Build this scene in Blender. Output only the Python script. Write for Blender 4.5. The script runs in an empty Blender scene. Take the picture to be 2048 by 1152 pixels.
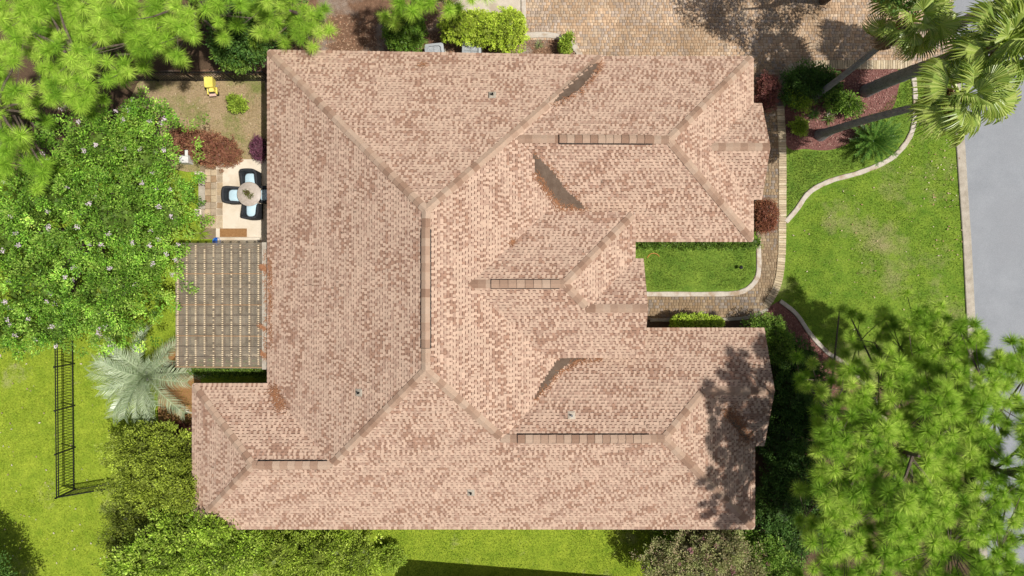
import bpy, math
import numpy as np
from mathutils import Vector, Matrix

R = math.radians
rng = np.random.default_rng(7)
sc = bpy.context.scene
COL = sc.collection

# ------------------------------------------------------------------ camera, sky, sun, exposure
CAM_H = 28.5                       # drone height above the ground, metres
PPM = 48.0                         # photograph pixels per metre on the ground
cd = bpy.data.cameras.new("camera"); cam = bpy.data.objects.new("camera", cd); COL.objects.link(cam)
cam.location = (0, 0, CAM_H); cam.rotation_euler = (0, 0, 0)
cd.sensor_width = 36.0; cd.lens = 36.0 * CAM_H * PPM / 2048.0
cd.clip_start = 0.5; cd.clip_end = 2000
sc.camera = cam

SUN_DIR = Vector((-0.44, 0.11, -1.0)).normalized()
world = bpy.data.worlds.new("World"); sc.world = world; world.use_nodes = True
nt = world.node_tree
bg = nt.nodes["Background"]
sky = nt.nodes.new("ShaderNodeTexSky"); sky.sky_type = 'NISHITA'; sky.sun_disc = False
sky.sun_elevation = R(65.6); sky.sun_rotation = R(104); sky.air_density = 1.0; sky.dust_density = 4.0; sky.ozone_density = 0.6
nt.links.new(sky.outputs[0], bg.inputs[0]); bg.inputs[1].default_value = 0.07
sl = bpy.data.lights.new("sun", 'SUN'); sl.energy = 4.3; sl.angle = R(0.53); sl.color = (1.0, 0.972, 0.925)
sun = bpy.data.objects.new("sun", sl); COL.objects.link(sun)
sun.rotation_euler = SUN_DIR.to_track_quat('-Z', 'Y').to_euler(); sun.location = (20, -5, 45)
sc.view_settings.view_transform = 'Standard'; sc.view_settings.look = 'None'
sc.view_settings.gamma = 1.0; sc.view_settings.use_curve_mapping = False
sc.view_settings.exposure = 0.0
sc.cycles.max_bounces = 6; sc.cycles.transparent_max_bounces = 12

# ------------------------------------------------------------------ helpers
def W(px, py, z=0.0):
    """photograph pixel -> place at height z (survey of the photograph)"""
    k = (CAM_H - z) / (CAM_H * PPM)
    return ((px - 1024) * k, (576 - py) * k, z)

def WP(pts, z=0.0):
    return [W(a, b, z) for a, b in pts]

def tag(o, label=None, cat=None, group=None, kind=None):
    if label: o["label"] = label
    if cat: o["category"] = cat
    if group: o["group"] = group
    if kind: o["kind"] = kind
    return o

def link(name, data, parent=None):
    o = bpy.data.objects.new(name, data); COL.objects.link(o)
    if parent is not None: o.parent = parent
    return o

def empty(name, loc, rz=0.0):
    o = bpy.data.objects.new(name, None); COL.objects.link(o)
    o.location = loc; o.rotation_euler = (0, 0, rz); o.empty_display_size = 0.1
    return o

def np_mesh(name, V, F, mat, col=None, smooth=False):
    """V (n,3), F list of index arrays (m,k); col (sum m,3) face colours"""
    V = np.asarray(V, dtype=np.float32)
    if isinstance(F, np.ndarray): F = [F]
    F = [np.asarray(f, dtype=np.int32) for f in F if len(f)]
    me = bpy.data.meshes.new(name)
    me.vertices.add(len(V)); me.vertices.foreach_set("co", V.ravel())
    loops = np.concatenate([f.ravel() for f in F])
    tot = np.concatenate([np.full(len(f), f.shape[1], np.int32) for f in F])
    start = np.concatenate([[0], np.cumsum(tot)[:-1]]).astype(np.int32)
    me.loops.add(len(loops)); me.loops.foreach_set("vertex_index", loops)
    me.polygons.add(len(tot)); me.polygons.foreach_set("loop_start", start)
    try: me.polygons.foreach_set("loop_total", tot)
    except Exception: pass
    if col is not None:
        a = me.attributes.new("col", 'FLOAT_COLOR', 'FACE')
        c = np.ones((len(tot), 4), np.float32); c[:, :3] = np.clip(col, 0, 1)
        a.data.foreach_set("color", c.ravel())
    me.update(calc_edges=True)
    if smooth: me.polygons.foreach_set("use_smooth", np.ones(len(tot), bool))
    if mat is not None: me.materials.append(mat)
    return me

class MB:
    """collects simple solids into one mesh"""
    def __init__(s): s.v = []; s.f = []
    def add(s, vs, fs):
        o = len(s.v); s.v += [tuple(v) for v in vs]; s.f += [tuple(i + o for i in f) for f in fs]; return s
    def box(s, x0, y0, z0, x1, y1, z1):
        return s.add([(x0,y0,z0),(x1,y0,z0),(x1,y1,z0),(x0,y1,z0),(x0,y0,z1),(x1,y0,z1),(x1,y1,z1),(x0,y1,z1)],
                     [(3,2,1,0),(4,5,6,7),(0,1,5,4),(1,2,6,5),(2,3,7,6),(3,0,4,7)])
    def bevbox(s, x0, y0, z0, x1, y1, z1, b=0.02):
        """box with a chamfered top edge"""
        vs = [(x0,y0,z0),(x1,y0,z0),(x1,y1,z0),(x0,y1,z0),(x0,y0,z1-b),(x1,y0,z1-b),(x1,y1,z1-b),(x0,y1,z1-b),
              (x0+b,y0+b,z1),(x1-b,y0+b,z1),(x1-b,y1-b,z1),(x0+b,y1-b,z1)]
        return s.add(vs, [(3,2,1,0),(8,9,10,11),(0,1,5,4),(1,2,6,5),(2,3,7,6),(3,0,4,7),(4,5,9,8),(5,6,10,9),(6,7,11,10),(7,4,8,11)])
    def bar(s, p, q, w, h=None):
        """box beam from p to q"""
        h = h or w
        p = Vector(p); q = Vector(q); d = (q - p).normalized()
        up = Vector((0, 0, 1)) if abs(d.z) < 0.95 else Vector((0, 1, 0))
        a = d.cross(up).normalized() * w / 2; b = a.cross(d).normalized() * h / 2
        vs = [p - a - b, p + a - b, p + a + b, p - a + b, q - a - b, q + a - b, q + a + b, q - a + b]
        return s.add(vs, [(3,2,1,0),(4,5,6,7),(0,1,5,4),(1,2,6,5),(2,3,7,6),(3,0,4,7)])
    def tube(s, pts, rad, n=8, cap=True):
        pts = [Vector(p) for p in pts]
        if not hasattr(rad, '__len__'): rad = [rad] * len(pts)
        rings = []
        ref = Vector((0.31, 0.77, 0.55)).normalized()
        for i, p in enumerate(pts):
            d = (pts[min(i+1, len(pts)-1)] - pts[max(i-1, 0)]).normalized()
            a = d.cross(ref)
            if a.length < 0.05: a = d.cross(Vector((1, 0, 0)))
            a.normalize(); b = d.cross(a)
            rings.append([p + (a * math.cos(2*math.pi*k/n) + b * math.sin(2*math.pi*k/n)) * rad[i] for k in range(n)])
        vs = [v for r in rings for v in r]; fs = []
        for i in range(len(pts) - 1):
            for k in range(n):
                fs.append((i*n+k, i*n+(k+1) % n, (i+1)*n+(k+1) % n, (i+1)*n+k))
        if cap:
            fs.append(tuple(range(n-1, -1, -1))); fs.append(tuple((len(pts)-1)*n + k for k in range(n)))
        return s.add(vs, fs)
    def lathe(s, prof, n=24, c=(0, 0, 0)):
        """prof list of (r,z)"""
        vs = []; fs = []
        for r, z in prof:
            vs += [(c[0] + r*math.cos(2*math.pi*k/n), c[1] + r*math.sin(2*math.pi*k/n), c[2] + z) for k in range(n)]
        for i in range(len(prof) - 1):
            for k in range(n): fs.append((i*n+k, i*n+(k+1) % n, (i+1)*n+(k+1) % n, (i+1)*n+k))
        return s.add(vs, fs)
    def prism(s, poly, z0, z1):
        n = len(poly)
        vs = [(p[0], p[1], z0) for p in poly] + [(p[0], p[1], z1) for p in poly]
        fs = [tuple(range(n-1, -1, -1)), tuple(range(n, 2*n))] + [(i, (i+1) % n, n+(i+1) % n, n+i) for i in range(n)]
        return s.add(vs, fs)
    def mesh(s, name, mat, smooth=False):
        me = bpy.data.meshes.new(name); me.from_pydata(s.v, [], s.f); me.update()
        if smooth: me.polygons.foreach_set("use_smooth", [True]*len(me.polygons))
        if mat: me.materials.append(mat)
        return me
    def build(s, name, mat, parent=None, smooth=False):
        return link(name, s.mesh(name, mat, smooth), parent)

def in_poly(x, y, poly):
    x = np.asarray(x); y = np.asarray(y); r = np.zeros(x.shape, bool)
    j = len(poly) - 1
    for i in range(len(poly)):
        xi, yi = poly[i][0], poly[i][1]; xj, yj = poly[j][0], poly[j][1]
        c = ((yi > y) != (yj > y)) & (x < (xj - xi) * (y - yi) / (yj - yi + 1e-12) + xi)
        r ^= c; j = i
    return r

def smooth_line(pts, n=6, closed=False):
    """Catmull-Rom through points"""
    P = [np.array(p, float) for p in pts]; out = []
    m = len(P)
    for i in range(m if closed else m - 1):
        if closed: a, b, c, d = P[(i-1) % m], P[i], P[(i+1) % m], P[(i+2) % m]
        else: a, b, c, d = P[max(i-1, 0)], P[i], P[i+1], P[min(i+2, m-1)]
        for k in range(n):
            t = k / n
            out.append(0.5*((2*b) + (-a+c)*t + (2*a-5*b+4*c-d)*t*t + (-a+3*b-3*c+d)*t**3))
    if not closed: out.append(P[-1])
    return [tuple(o) for o in out]

def wav(x, y, s, seed):
    """smooth pseudo noise in -1..1"""
    r = np.random.default_rng(seed); o = 0
    for k in range(5):
        a = r.uniform(0, 6.28); f = r.uniform(0.6, 1.7) / s; ph = r.uniform(0, 6.28)
        o = o + np.sin((x*math.cos(a) + y*math.sin(a)) * f * 6.28 + ph)
    return o / 5 * 1.6

def lin(r, g, b):
    f = lambda c: ((c/255 + 0.055)/1.055)**2.4 if c > 10 else c/255/12.92
    return np.array([f(r), f(g), f(b)])

# ------------------------------------------------------------------ materials
def new_mat(name):
    m = bpy.data.materials.new(name); m.use_nodes = True
    t = m.node_tree
    for n in list(t.nodes): t.nodes.remove(n)
    out = t.nodes.new("ShaderNodeOutputMaterial")
    return m, t, out

def N(t, kind, **kw):
    n = t.nodes.new(kind)
    for k, v in kw.items():
        if k in n.inputs: n.inputs[k].default_value = v
        else: setattr(n, k, v)
    return n

def noise(t, scale, detail=4, rough=0.6, vec=None):
    n = N(t, "ShaderNodeTexNoise"); n.inputs["Scale"].default_value = scale
    n.inputs["Detail"].default_value = detail; n.inputs["Roughness"].default_value = rough
    if vec: t.links.new(vec, n.inputs["Vector"])
    return n

def ramp(t, fac, stops):
    r = N(t, "ShaderNodeValToRGB"); e = r.color_ramp.elements
    while len(e) < len(stops): e.new(0.5)
    for i, (p, c) in enumerate(stops):
        e[i].position = p; e[i].color = (*c[:3], 1) if len(c) >= 3 else (c[0],)*3 + (1,)
    t.links.new(fac, r.inputs[0]); return r

def mixc(t, a, b, fac, mode='MIX'):
    m = N(t, "ShaderNodeMix"); m.data_type = 'RGBA'; m.blend_type = mode
    for sock, val in ((m.inputs[6], a), (m.inputs[7], b), (m.inputs[0], fac)):
        if hasattr(val, 'is_output'): t.links.new(val, sock)
        elif isinstance(val, (int, float)): sock.default_value = val
        else: sock.default_value = (*val[:3], 1)
    return m.outputs[2]

def geo_pos(t): return N(t, "ShaderNodeNewGeometry").outputs["Position"]
def obj_pos(t): return N(t, "ShaderNodeTexCoord").outputs["Object"]

def surf(name, c1, c2, scale=3.0, rough=0.85, fine=60.0, fine_amt=0.25, bump=0.25, c3=None, scale3=0.6, spec=0.3, bump_dist=0.01, metallic=0.0):
    """two-tone noisy surface, optionally a third colour in large patches, with fine grain and relief"""
    m, t, out = new_mat(name); p = geo_pos(t)
    n1 = noise(t, scale, 5, 0.65, p)
    col = ramp(t, n1.outputs[0], [(0.32, c1), (0.68, c2)]).outputs[0]
    if c3 is not None:
        n3 = noise(t, scale3, 3, 0.6, p)
        f3 = ramp(t, n3.outputs[0], [(0.5, (0,0,0)), (0.66, (1,1,1))]).outputs[0]
        col = mixc(t, col, c3, f3)
    n2 = noise(t, fine, 3, 0.7, p)
    g = ramp(t, n2.outputs[0], [(0.3, (1-fine_amt*1.3,)*3), (0.7, (1+fine_amt*0.3,)*3)]).outputs[0]
    col = mixc(t, col, g, 1.0, 'MULTIPLY')
    b = N(t, "ShaderNodeBsdfPrincipled", Roughness=rough, Metallic=metallic); b.inputs["Specular IOR Level"].default_value = spec
    t.links.new(col, b.inputs["Base Color"])
    if bump:
        bp = N(t, "ShaderNodeBump", Strength=bump, Distance=bump_dist); t.links.new(n2.outputs[0], bp.inputs["Height"])
        t.links.new(bp.outputs[0], b.inputs["Normal"])
    t.links.new(b.outputs[0], out.inputs[0]); return m

def face_mat(name, rough=0.85, fine=70.0, amt=0.2, bump=0.3, spec=0.25, big=None, bump_dist=0.006):
    """colour of each piece from its 'col' attribute, plus grain and weathering"""
    m, t, out = new_mat(name); p = geo_pos(t)
    a = N(t, "ShaderNodeAttribute"); a.attribute_name = "col"
    n2 = noise(t, fine, 3, 0.7, p)
    g = ramp(t, n2.outputs[0], [(0.3, (1-amt,)*3), (0.7, (1+amt*0.3,)*3)]).outputs[0]
    col = mixc(t, a.outputs[0], g, 1.0, 'MULTIPLY')
    if big:
        n3 = noise(t, big[0], 4, 0.6, p)
        f3 = ramp(t, n3.outputs[0], [(0.45, (0,0,0)), (0.7, (big[2],)*3)]).outputs[0]
        col = mixc(t, col, big[1], f3)
    b = N(t, "ShaderNodeBsdfPrincipled", Roughness=rough); b.inputs["Specular IOR Level"].default_value = spec
    t.links.new(col, b.inputs["Base Color"])
    if bump:
        bp = N(t, "ShaderNodeBump", Strength=bump, Distance=bump_dist); t.links.new(n2.outputs[0], bp.inputs["Height"])
        t.links.new(bp.outputs[0], b.inputs["Normal"])
    t.links.new(b.outputs[0], out.inputs[0]); return m

def leaf_mat(name, transl=0.35, rough=0.5, spec=0.35):
    m, t, out = new_mat(name)
    a = N(t, "ShaderNodeAttribute"); a.attribute_name = "col"
    b = N(t, "ShaderNodeBsdfPrincipled", Roughness=rough); b.inputs["Specular IOR Level"].default_value = spec
    tr = N(t, "ShaderNodeBsdfTranslucent")
    warm = mixc(t, a.outputs[0], (1.0, 1.0, 0.55), 1.0, 'MULTIPLY')
    t.links.new(a.outputs[0], b.inputs["Base Color"]); t.links.new(warm, tr.inputs["Color"])
    mx = N(t, "ShaderNodeMixShader"); mx.inputs[0].default_value = transl
    t.links.new(b.outputs[0], mx.inputs[1]); t.links.new(tr.outputs[0], mx.inputs[2])
    t.links.new(mx.outputs[0], out.inputs[0]); return m

def lawn_mat(name, lush, light, dry, dry_lo=0.52, dry_hi=0.68, seed=0.0, dscale=0.35):
    m, t, out = new_mat(name); p0 = geo_pos(t)
    mp = N(t, "ShaderNodeMapping"); mp.inputs["Location"].default_value = (seed, seed*1.7, 0); t.links.new(p0, mp.inputs[0]); p = mp.outputs[0]
    n1 = noise(t, 1.6, 6, 0.7, p)
    col = ramp(t, n1.outputs[0], [(0.3, lush), (0.7, light)]).outputs[0]
    n3 = noise(t, dscale, 6, 0.72, p)
    f3 = ramp(t, n3.outputs[0], [(dry_lo, (0,0,0)), (dry_hi, (1,1,1))]).outputs[0]
    col = mixc(t, col, dry, f3)
    n2 = noise(t, 15, 6, 0.85, p)
    g = ramp(t, n2.outputs[0], [(0.3, (0.38,)*3), (0.7, (1.35,)*3)]).outputs[0]
    col = mixc(t, col, g, 1.0, 'MULTIPLY')
    b = N(t, "ShaderNodeBsdfPrincipled", Roughness=0.9); b.inputs["Specular IOR Level"].default_value = 0.15
    t.links.new(col, b.inputs["Base Color"])
    bp = N(t, "ShaderNodeBump", Strength=0.6, Distance=0.03); t.links.new(n2.outputs[0], bp.inputs["Height"])
    t.links.new(bp.outputs[0], b.inputs["Normal"])
    t.links.new(b.outputs[0], out.inputs[0]); return m

M = {}
M['back_lawn'] = lawn_mat('back_lawn_grass', (0.175,0.265,0.018), (0.34,0.42,0.038), (0.40,0.36,0.19), 0.58, 0.74, 3.0)
M['front_lawn'] = lawn_mat('front_lawn_grass', (0.09,0.185,0.015), (0.23,0.325,0.035), (0.32,0.29,0.13), 0.51, 0.70, 11.3)
M['court_lawn'] = lawn_mat('courtyard_grass', (0.09,0.18,0.02), (0.215,0.31,0.04), (0.25,0.31,0.06), 0.55, 0.75, 5.1)
M['soil_lawn'] = lawn_mat('thin_grass_soil', (0.34,0.25,0.13), (0.45,0.33,0.20), (0.22,0.23,0.07), 0.47, 0.60, 1.1, 0.55)
M['red_mulch'] = surf('red_mulch', (0.19,0.075,0.06), (0.33,0.16,0.135), 9, 0.95, 38, 0.5, 0.9, bump_dist=0.03)
M['brown_mulch'] = surf('brown_mulch', (0.17,0.09,0.05), (0.33,0.19,0.115), 7, 0.95, 34, 0.5, 0.9, c3=(0.40,0.32,0.25), scale3=0.8, bump_dist=0.03)
M['asphalt'] = surf('sun_bleached_asphalt', (0.27,0.283,0.30), (0.32,0.333,0.35), 0.9, 0.9, 60, 0.22, 0.3, c3=(0.29,0.30,0.315), scale3=0.25)
M['concrete'] = surf('pale_concrete', (0.50,0.43,0.33), (0.66,0.58,0.47), 2.5, 0.9, 50, 0.16, 0.25, c3=(0.46,0.38,0.28), scale3=1.6)
M['kerb'] = surf('weathered_kerb_concrete', (0.36,0.31,0.24), (0.53,0.47,0.38), 4, 0.9, 45, 0.25, 0.3)
M['patio'] = surf('cream_patio_slab', (0.66,0.56,0.43), (0.76,0.67,0.54), 1.3, 0.8, 40, 0.08, 0.15, c3=(0.58,0.47,0.34), scale3=0.9)
M['sand'] = surf('jointing_sand', (0.22,0.165,0.10), (0.33,0.25,0.16), 6, 0.95, 60, 0.3, 0.3)
M['pavers'] = face_mat('clay_pavers', 0.85, 45, 0.25, 0.35, big=(0.45, (0.24,0.15,0.075), 0.55))
M['brick'] = surf('cream_border_brick', (0.46,0.37,0.25), (0.62,0.52,0.38), 8, 0.9, 60, 0.2, 0.3)
M['shingles'] = face_mat('asphalt_shingles', 0.92, 110, 0.14, 0.25, spec=0.15)
M['membrane'] = surf('valley_membrane', (0.115,0.075,0.05), (0.17,0.12,0.085), 4, 0.9, 90, 0.3, 0.3)
M['rust'] = surf('rust_streaked_membrane_edge', (0.25,0.09,0.035), (0.33,0.15,0.07), 9, 0.95, 60, 0.35, 0.4)
M['straw'] = surf('pine_straw', (0.29,0.12,0.055), (0.45,0.22,0.11), 12, 0.9, 90, 0.3, 0.0)
M['vent'] = surf('dark_vent_plastic', (0.02,0.018,0.016), (0.035,0.03,0.027), 8, 0.6, 60, 0.2, 0.0)
M['wall'] = surf('tan_stucco', (0.50,0.40,0.30), (0.56,0.46,0.36), 2, 0.9, 70, 0.12, 0.4)
M['white_trim'] = surf('white_painted_trim', (0.66,0.64,0.60), (0.76,0.74,0.70), 3, 0.6, 60, 0.08, 0.05)
M['drip'] = surf('tan_drip_edge', (0.50,0.37,0.29), (0.60,0.46,0.37), 3, 0.6, 60, 0.1, 0.05)
M['glass'] = surf('dark_window_glass', (0.03,0.04,0.045), (0.05,0.06,0.07), 1, 0.08, 20, 0.05, 0.0, spec=0.6)
M['black_metal'] = surf('black_painted_metal', (0.012,0.012,0.013), (0.02,0.02,0.022), 4, 0.45, 60, 0.1, 0.0)
M['wicker'] = surf('charcoal_wicker', (0.02,0.021,0.024), (0.05,0.052,0.058), 45, 0.7, 90, 0.4, 0.8, bump_dist=0.008)
M['cushion'] = surf('pale_blue_cushion', (0.50,0.68,0.76), (0.58,0.75,0.82), 5, 0.9, 120, 0.06, 0.15)
M['table'] = surf('beige_stone_table_top', (0.42,0.35,0.29), (0.56,0.48,0.41), 9, 0.45, 50, 0.12, 0.05)
M['pot'] = surf('cream_glazed_pot', (0.62,0.54,0.44), (0.70,0.63,0.53), 6, 0.4, 60, 0.08, 0.0)
M['soil'] = surf('potting_soil_and_painted_shade', (0.09,0.055,0.03), (0.16,0.10,0.06), 20, 0.95, 60, 0.4, 0.6)  # soil of the pot, and the painted shade of ground under the pines
M['mat'] = surf('brown_coir_mat', (0.30,0.15,0.055), (0.40,0.215,0.09), 14, 0.95, 90, 0.3, 0.6)
M['wood'] = surf('weathered_pergola_wood', (0.34,0.19,0.09), (0.48,0.29,0.15), 7, 0.85, 60, 0.25, 0.3)
M['closure'] = surf('tan_closure_strip', (0.56,0.43,0.26), (0.76,0.62,0.42), 12, 0.8, 60, 0.15, 0.0)
M['yellow'] = surf('yellow_plastic', (0.80,0.66,0.10), (0.86,0.74,0.20), 3, 0.5, 40, 0.06, 0.0)
M['pink_tray'] = surf('faded_pink_board', (0.66,0.44,0.34), (0.74,0.52,0.42), 8, 0.8, 40, 0.1, 0.1)
M['rubber'] = surf('dark_rubber', (0.015,0.015,0.014), (0.03,0.03,0.028), 8, 0.8, 60, 0.1, 0.1)
M['metal'] = surf('grey_metal', (0.30,0.31,0.32), (0.40,0.41,0.42), 5, 0.45, 60, 0.1, 0.0, metallic=0.4)
M['ac_body'] = surf('grey_painted_steel', (0.36,0.38,0.39), (0.44,0.46,0.47), 4, 0.5, 60, 0.1, 0.05)
M['bark'] = surf('grey_brown_bark', (0.11,0.08,0.06), (0.22,0.17,0.13), 6, 0.95, 30, 0.45, 0.9, bump_dist=0.03)
M['palm_bark'] = surf('grey_palm_bark', (0.25,0.24,0.235), (0.40,0.385,0.37), 5, 0.9, 26, 0.35, 0.9, bump_dist=0.03)
M['hose'] = surf('orange_hose', (0.62,0.24,0.05), (0.70,0.30,0.08), 5, 0.5, 40, 0.1, 0.0)
M['blue'] = surf('blue_plastic', (0.03,0.14,0.55), (0.05,0.20,0.65), 5, 0.4, 40, 0.1, 0.0)
M['leaf'] = leaf_mat('foliage', 0.20, 0.5, 0.22)
M['needle'] = leaf_mat('pine_needles', 0.06, 0.55, 0.12)
M['frond'] = leaf_mat('palm_fronds', 0.22, 0.32, 0.5)
M['blade'] = leaf_mat('grass_blades', 0.3, 0.7, 0.2)
M['litter'] = face_mat('fallen_leaves', 0.9, 60, 0.2, 0.0)
M['stone_path'] = face_mat('stone_path_slabs', 0.9, 40, 0.2, 0.3)

def polycarb():
    m, t, out = new_mat('smoky_corrugated_sheet'); p = geo_pos(t)
    n1 = noise(t, 2.2, 4, 0.6, p)
    col = ramp(t, n1.outputs[0], [(0.3, (0.23,0.19,0.14)), (0.7, (0.37,0.315,0.24))]).outputs[0]
    b = N(t, "ShaderNodeBsdfPrincipled", Roughness=0.35); b.inputs["Specular IOR Level"].default_value = 0.4
    t.links.new(col, b.inputs["Base Color"])
    tr = N(t, "ShaderNodeBsdfTransparent"); tr.inputs[0].default_value = (0.78, 0.74, 0.66, 1)
    mx = N(t, "ShaderNodeMixShader"); mx.inputs[0].default_value = 0.42
    t.links.new(b.outputs[0], mx.inputs[1]); t.links.new(tr.outputs[0], mx.inputs[2]); t.links.new(mx.outputs[0], out.inputs[0])
    return m
M['sheet'] = polycarb()

# ------------------------------------------------------------------ ground sheets
def sheet(name, poly, z, mat, kind='structure', parent=None, label=None, cat=None):
    n = len(poly)
    me = bpy.data.meshes.new(name); me.from_pydata([(p[0], p[1], z) for p in poly], [], [tuple(range(n))]); me.update()
    if me.polygons[0].normal.z < 0: me.flip_normals()
    me.materials.append(mat); o = link(name, me, parent)
    return tag(o, label, cat, None, kind)

def kerb_ribbon(name, line, width, z0, z1, mat, kind='structure', label=None, cat=None, parent=None):
    L = [np.array(p[:2]) for p in line]; vs = []; fs = []
    for i, p in enumerate(L):
        d = L[min(i+1, len(L)-1)] - L[max(i-1, 0)]; d = d / (np.linalg.norm(d) + 1e-9); nrm = np.array([-d[1], d[0]])
        j = 1 + 0.06*math.sin(i*1.9) + 0.04*math.sin(i*4.3)
        a = p + nrm*width/2*j; b = p - nrm*width/2*j
        bev = min(0.02, (z1-z0)*0.4)
        ai = p + nrm*(width/2*j-bev); bi = p - nrm*(width/2*j-bev)
        vs += [(*a, z0), (*a, z1-bev), (*ai, z1), (*bi, z1), (*b, z1-bev), (*b, z0)]
    for i in range(len(L)-1):
        for k in range(5): fs.append((i*6+k, i*6+k+1, (i+1)*6+k+1, (i+1)*6+k))
    fs.append((0,1,2,3,4,5)); e = (len(L)-1)*6; fs.append((e+5,e+4,e+3,e+2,e+1,e))
    me = bpy.data.meshes.new(name); me.from_pydata(vs, [], fs); me.update(); me.materials.append(mat)
    o = link(name, me, parent); return tag(o, label, cat, None, kind)

sheet('ground', [(-300,-300),(300,-300),(300,300),(-300,300)], -0.012, M['back_lawn'])
front_poly = WP([(1300,430),(1300,1400),(1960,1400),(1948,700),(1936,480),(1925,300),(1916,130),(1570,130),(1566,430)])
sheet('front_lawn', front_poly, -0.004, M['front_lawn'])
sheet('yard_soil', WP(smooth_line([(250,60),(560,60),(560,330),(450,345),(330,330),(280,230)], 5, True)), -0.004, M['soil_lawn'])
bed_n = WP([(-300,-300),(1050,-300),(1050,78),(1110,76),(1150,92),(1175,130),(1175,180),(530,180),(530,150),(-300,150)])
sheet('brown_mulch_bed', bed_n, 0.0, M['brown_mulch'])
street = WP([(1898,-900),(1904,0),(1914,130),(1930,300),(1942,480),(1953,700),(1975,1152),(2020,2200),(4600,2200),(4600,-900)])
sheet('street', street, -0.008, M['asphalt'])
kerb_ribbon('street_kerb', WP([(1908,135),(1921,300),(1926,380),(1933,480),(1944,700),(1957,930),(1967,1152),(2010,2200)]), 0.36, -0.05, 0.06, M['kerb'])
sheet('courtyard_lawn', WP([(1200,440),(1512,440),(1512,545),(1500,570),(1478,584),(1200,584)]), 0.0, M['court_lawn'])
drive_poly = WP([(1045,-600),(1045,78),(1110,78),(1150,94),(1178,140),(1180,220),(1500,220),(1500,150),(1566,150),(1580,134),(1820,131),(1906,131),(1898,-600)])
dw = sheet('driveway', drive_poly, 0.002, M['sand'])
walk_poly = WP([(1490,120),(1568,120),(1568,440),(1566,520),(1556,575),(1532,622),(1500,636),(1280,640),(1280,586),(1478,586),(1503,572),(1515,545),(1515,440),(1490,440)])
wk = sheet('walkway', walk_poly, 0.006, M['sand'])
sheet('painted_shade_bed', WP([(1280,622),(1500,628),(1560,640),(1640,760),(1700,860),(1720,1000),(1700,1400),(1400,1400),(1400,1100),(1280,1000)]), 0.0, M['soil'])  # ground coloured dark to paint in the shade below the tall pine
sheet('pine_painted_shade_bed', WP(smooth_line([(1690,790),(1780,770),(1880,800),(1930,900),(1940,1160),(1940,1400),(1690,1400),(1680,1000)], 5, True)), -0.001, M['soil'])  # leaf mould kept dark, standing in for shadow seen between the needle tufts
sheet('entry_mulch_bed', WP([(1480,634),(1540,612),(1562,600),(1590,632),(1625,680),(1675,722),(1720,770),(1755,830),(1700,840),(1640,790),(1590,740),(1540,680)]), 0.004, M['red_mulch'])
sheet('palm_mulch_bed', WP(smooth_line([(1570,140),(1640,136),(1790,136),(1796,180),(1778,225),(1720,255),(1700,285),(1660,300),(1615,298),(1570,285)], 5, True)), 0.004, M['red_mulch'])
sheet('palm_lawn', WP(smooth_line([(1570,280),(1700,260),(1790,180),(1790,136),(1825,136),(1832,235),(1790,310),(1720,345),(1640,370),(1600,410),(1571,438)], 5, True)), 0.0, M['court_lawn'])
sheet('side_mulch_bed', WP(smooth_line([(330,690),(380,690),(400,740),(400,900),(360,905),(320,860),(318,760)], 5, True)), 0.0, M['mat'])
sheet('fence_pine_painted_shade_bed', WP(smooth_line([(-300,-300),(560,-300),(570,60),(520,120),(400,140),(290,150),(240,240),(150,300),(-300,420)], 4, True)), 0.002, M['soil'])  # dark sheet added so gaps in the fence pines look deeply shaded
sheet('white_gravel_strip', WP([(985,-40),(1044,-40),(1044,30),(1000,28),(960,34),(900,10)]), 0.004, M['concrete'])
sheet('gravel_patch', WP(smooth_line([(640,-30),(760,-30),(800,10),(760,26),(690,36),(640,30)], 4, True)), 0.004, M['brown_mulch'])

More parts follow.
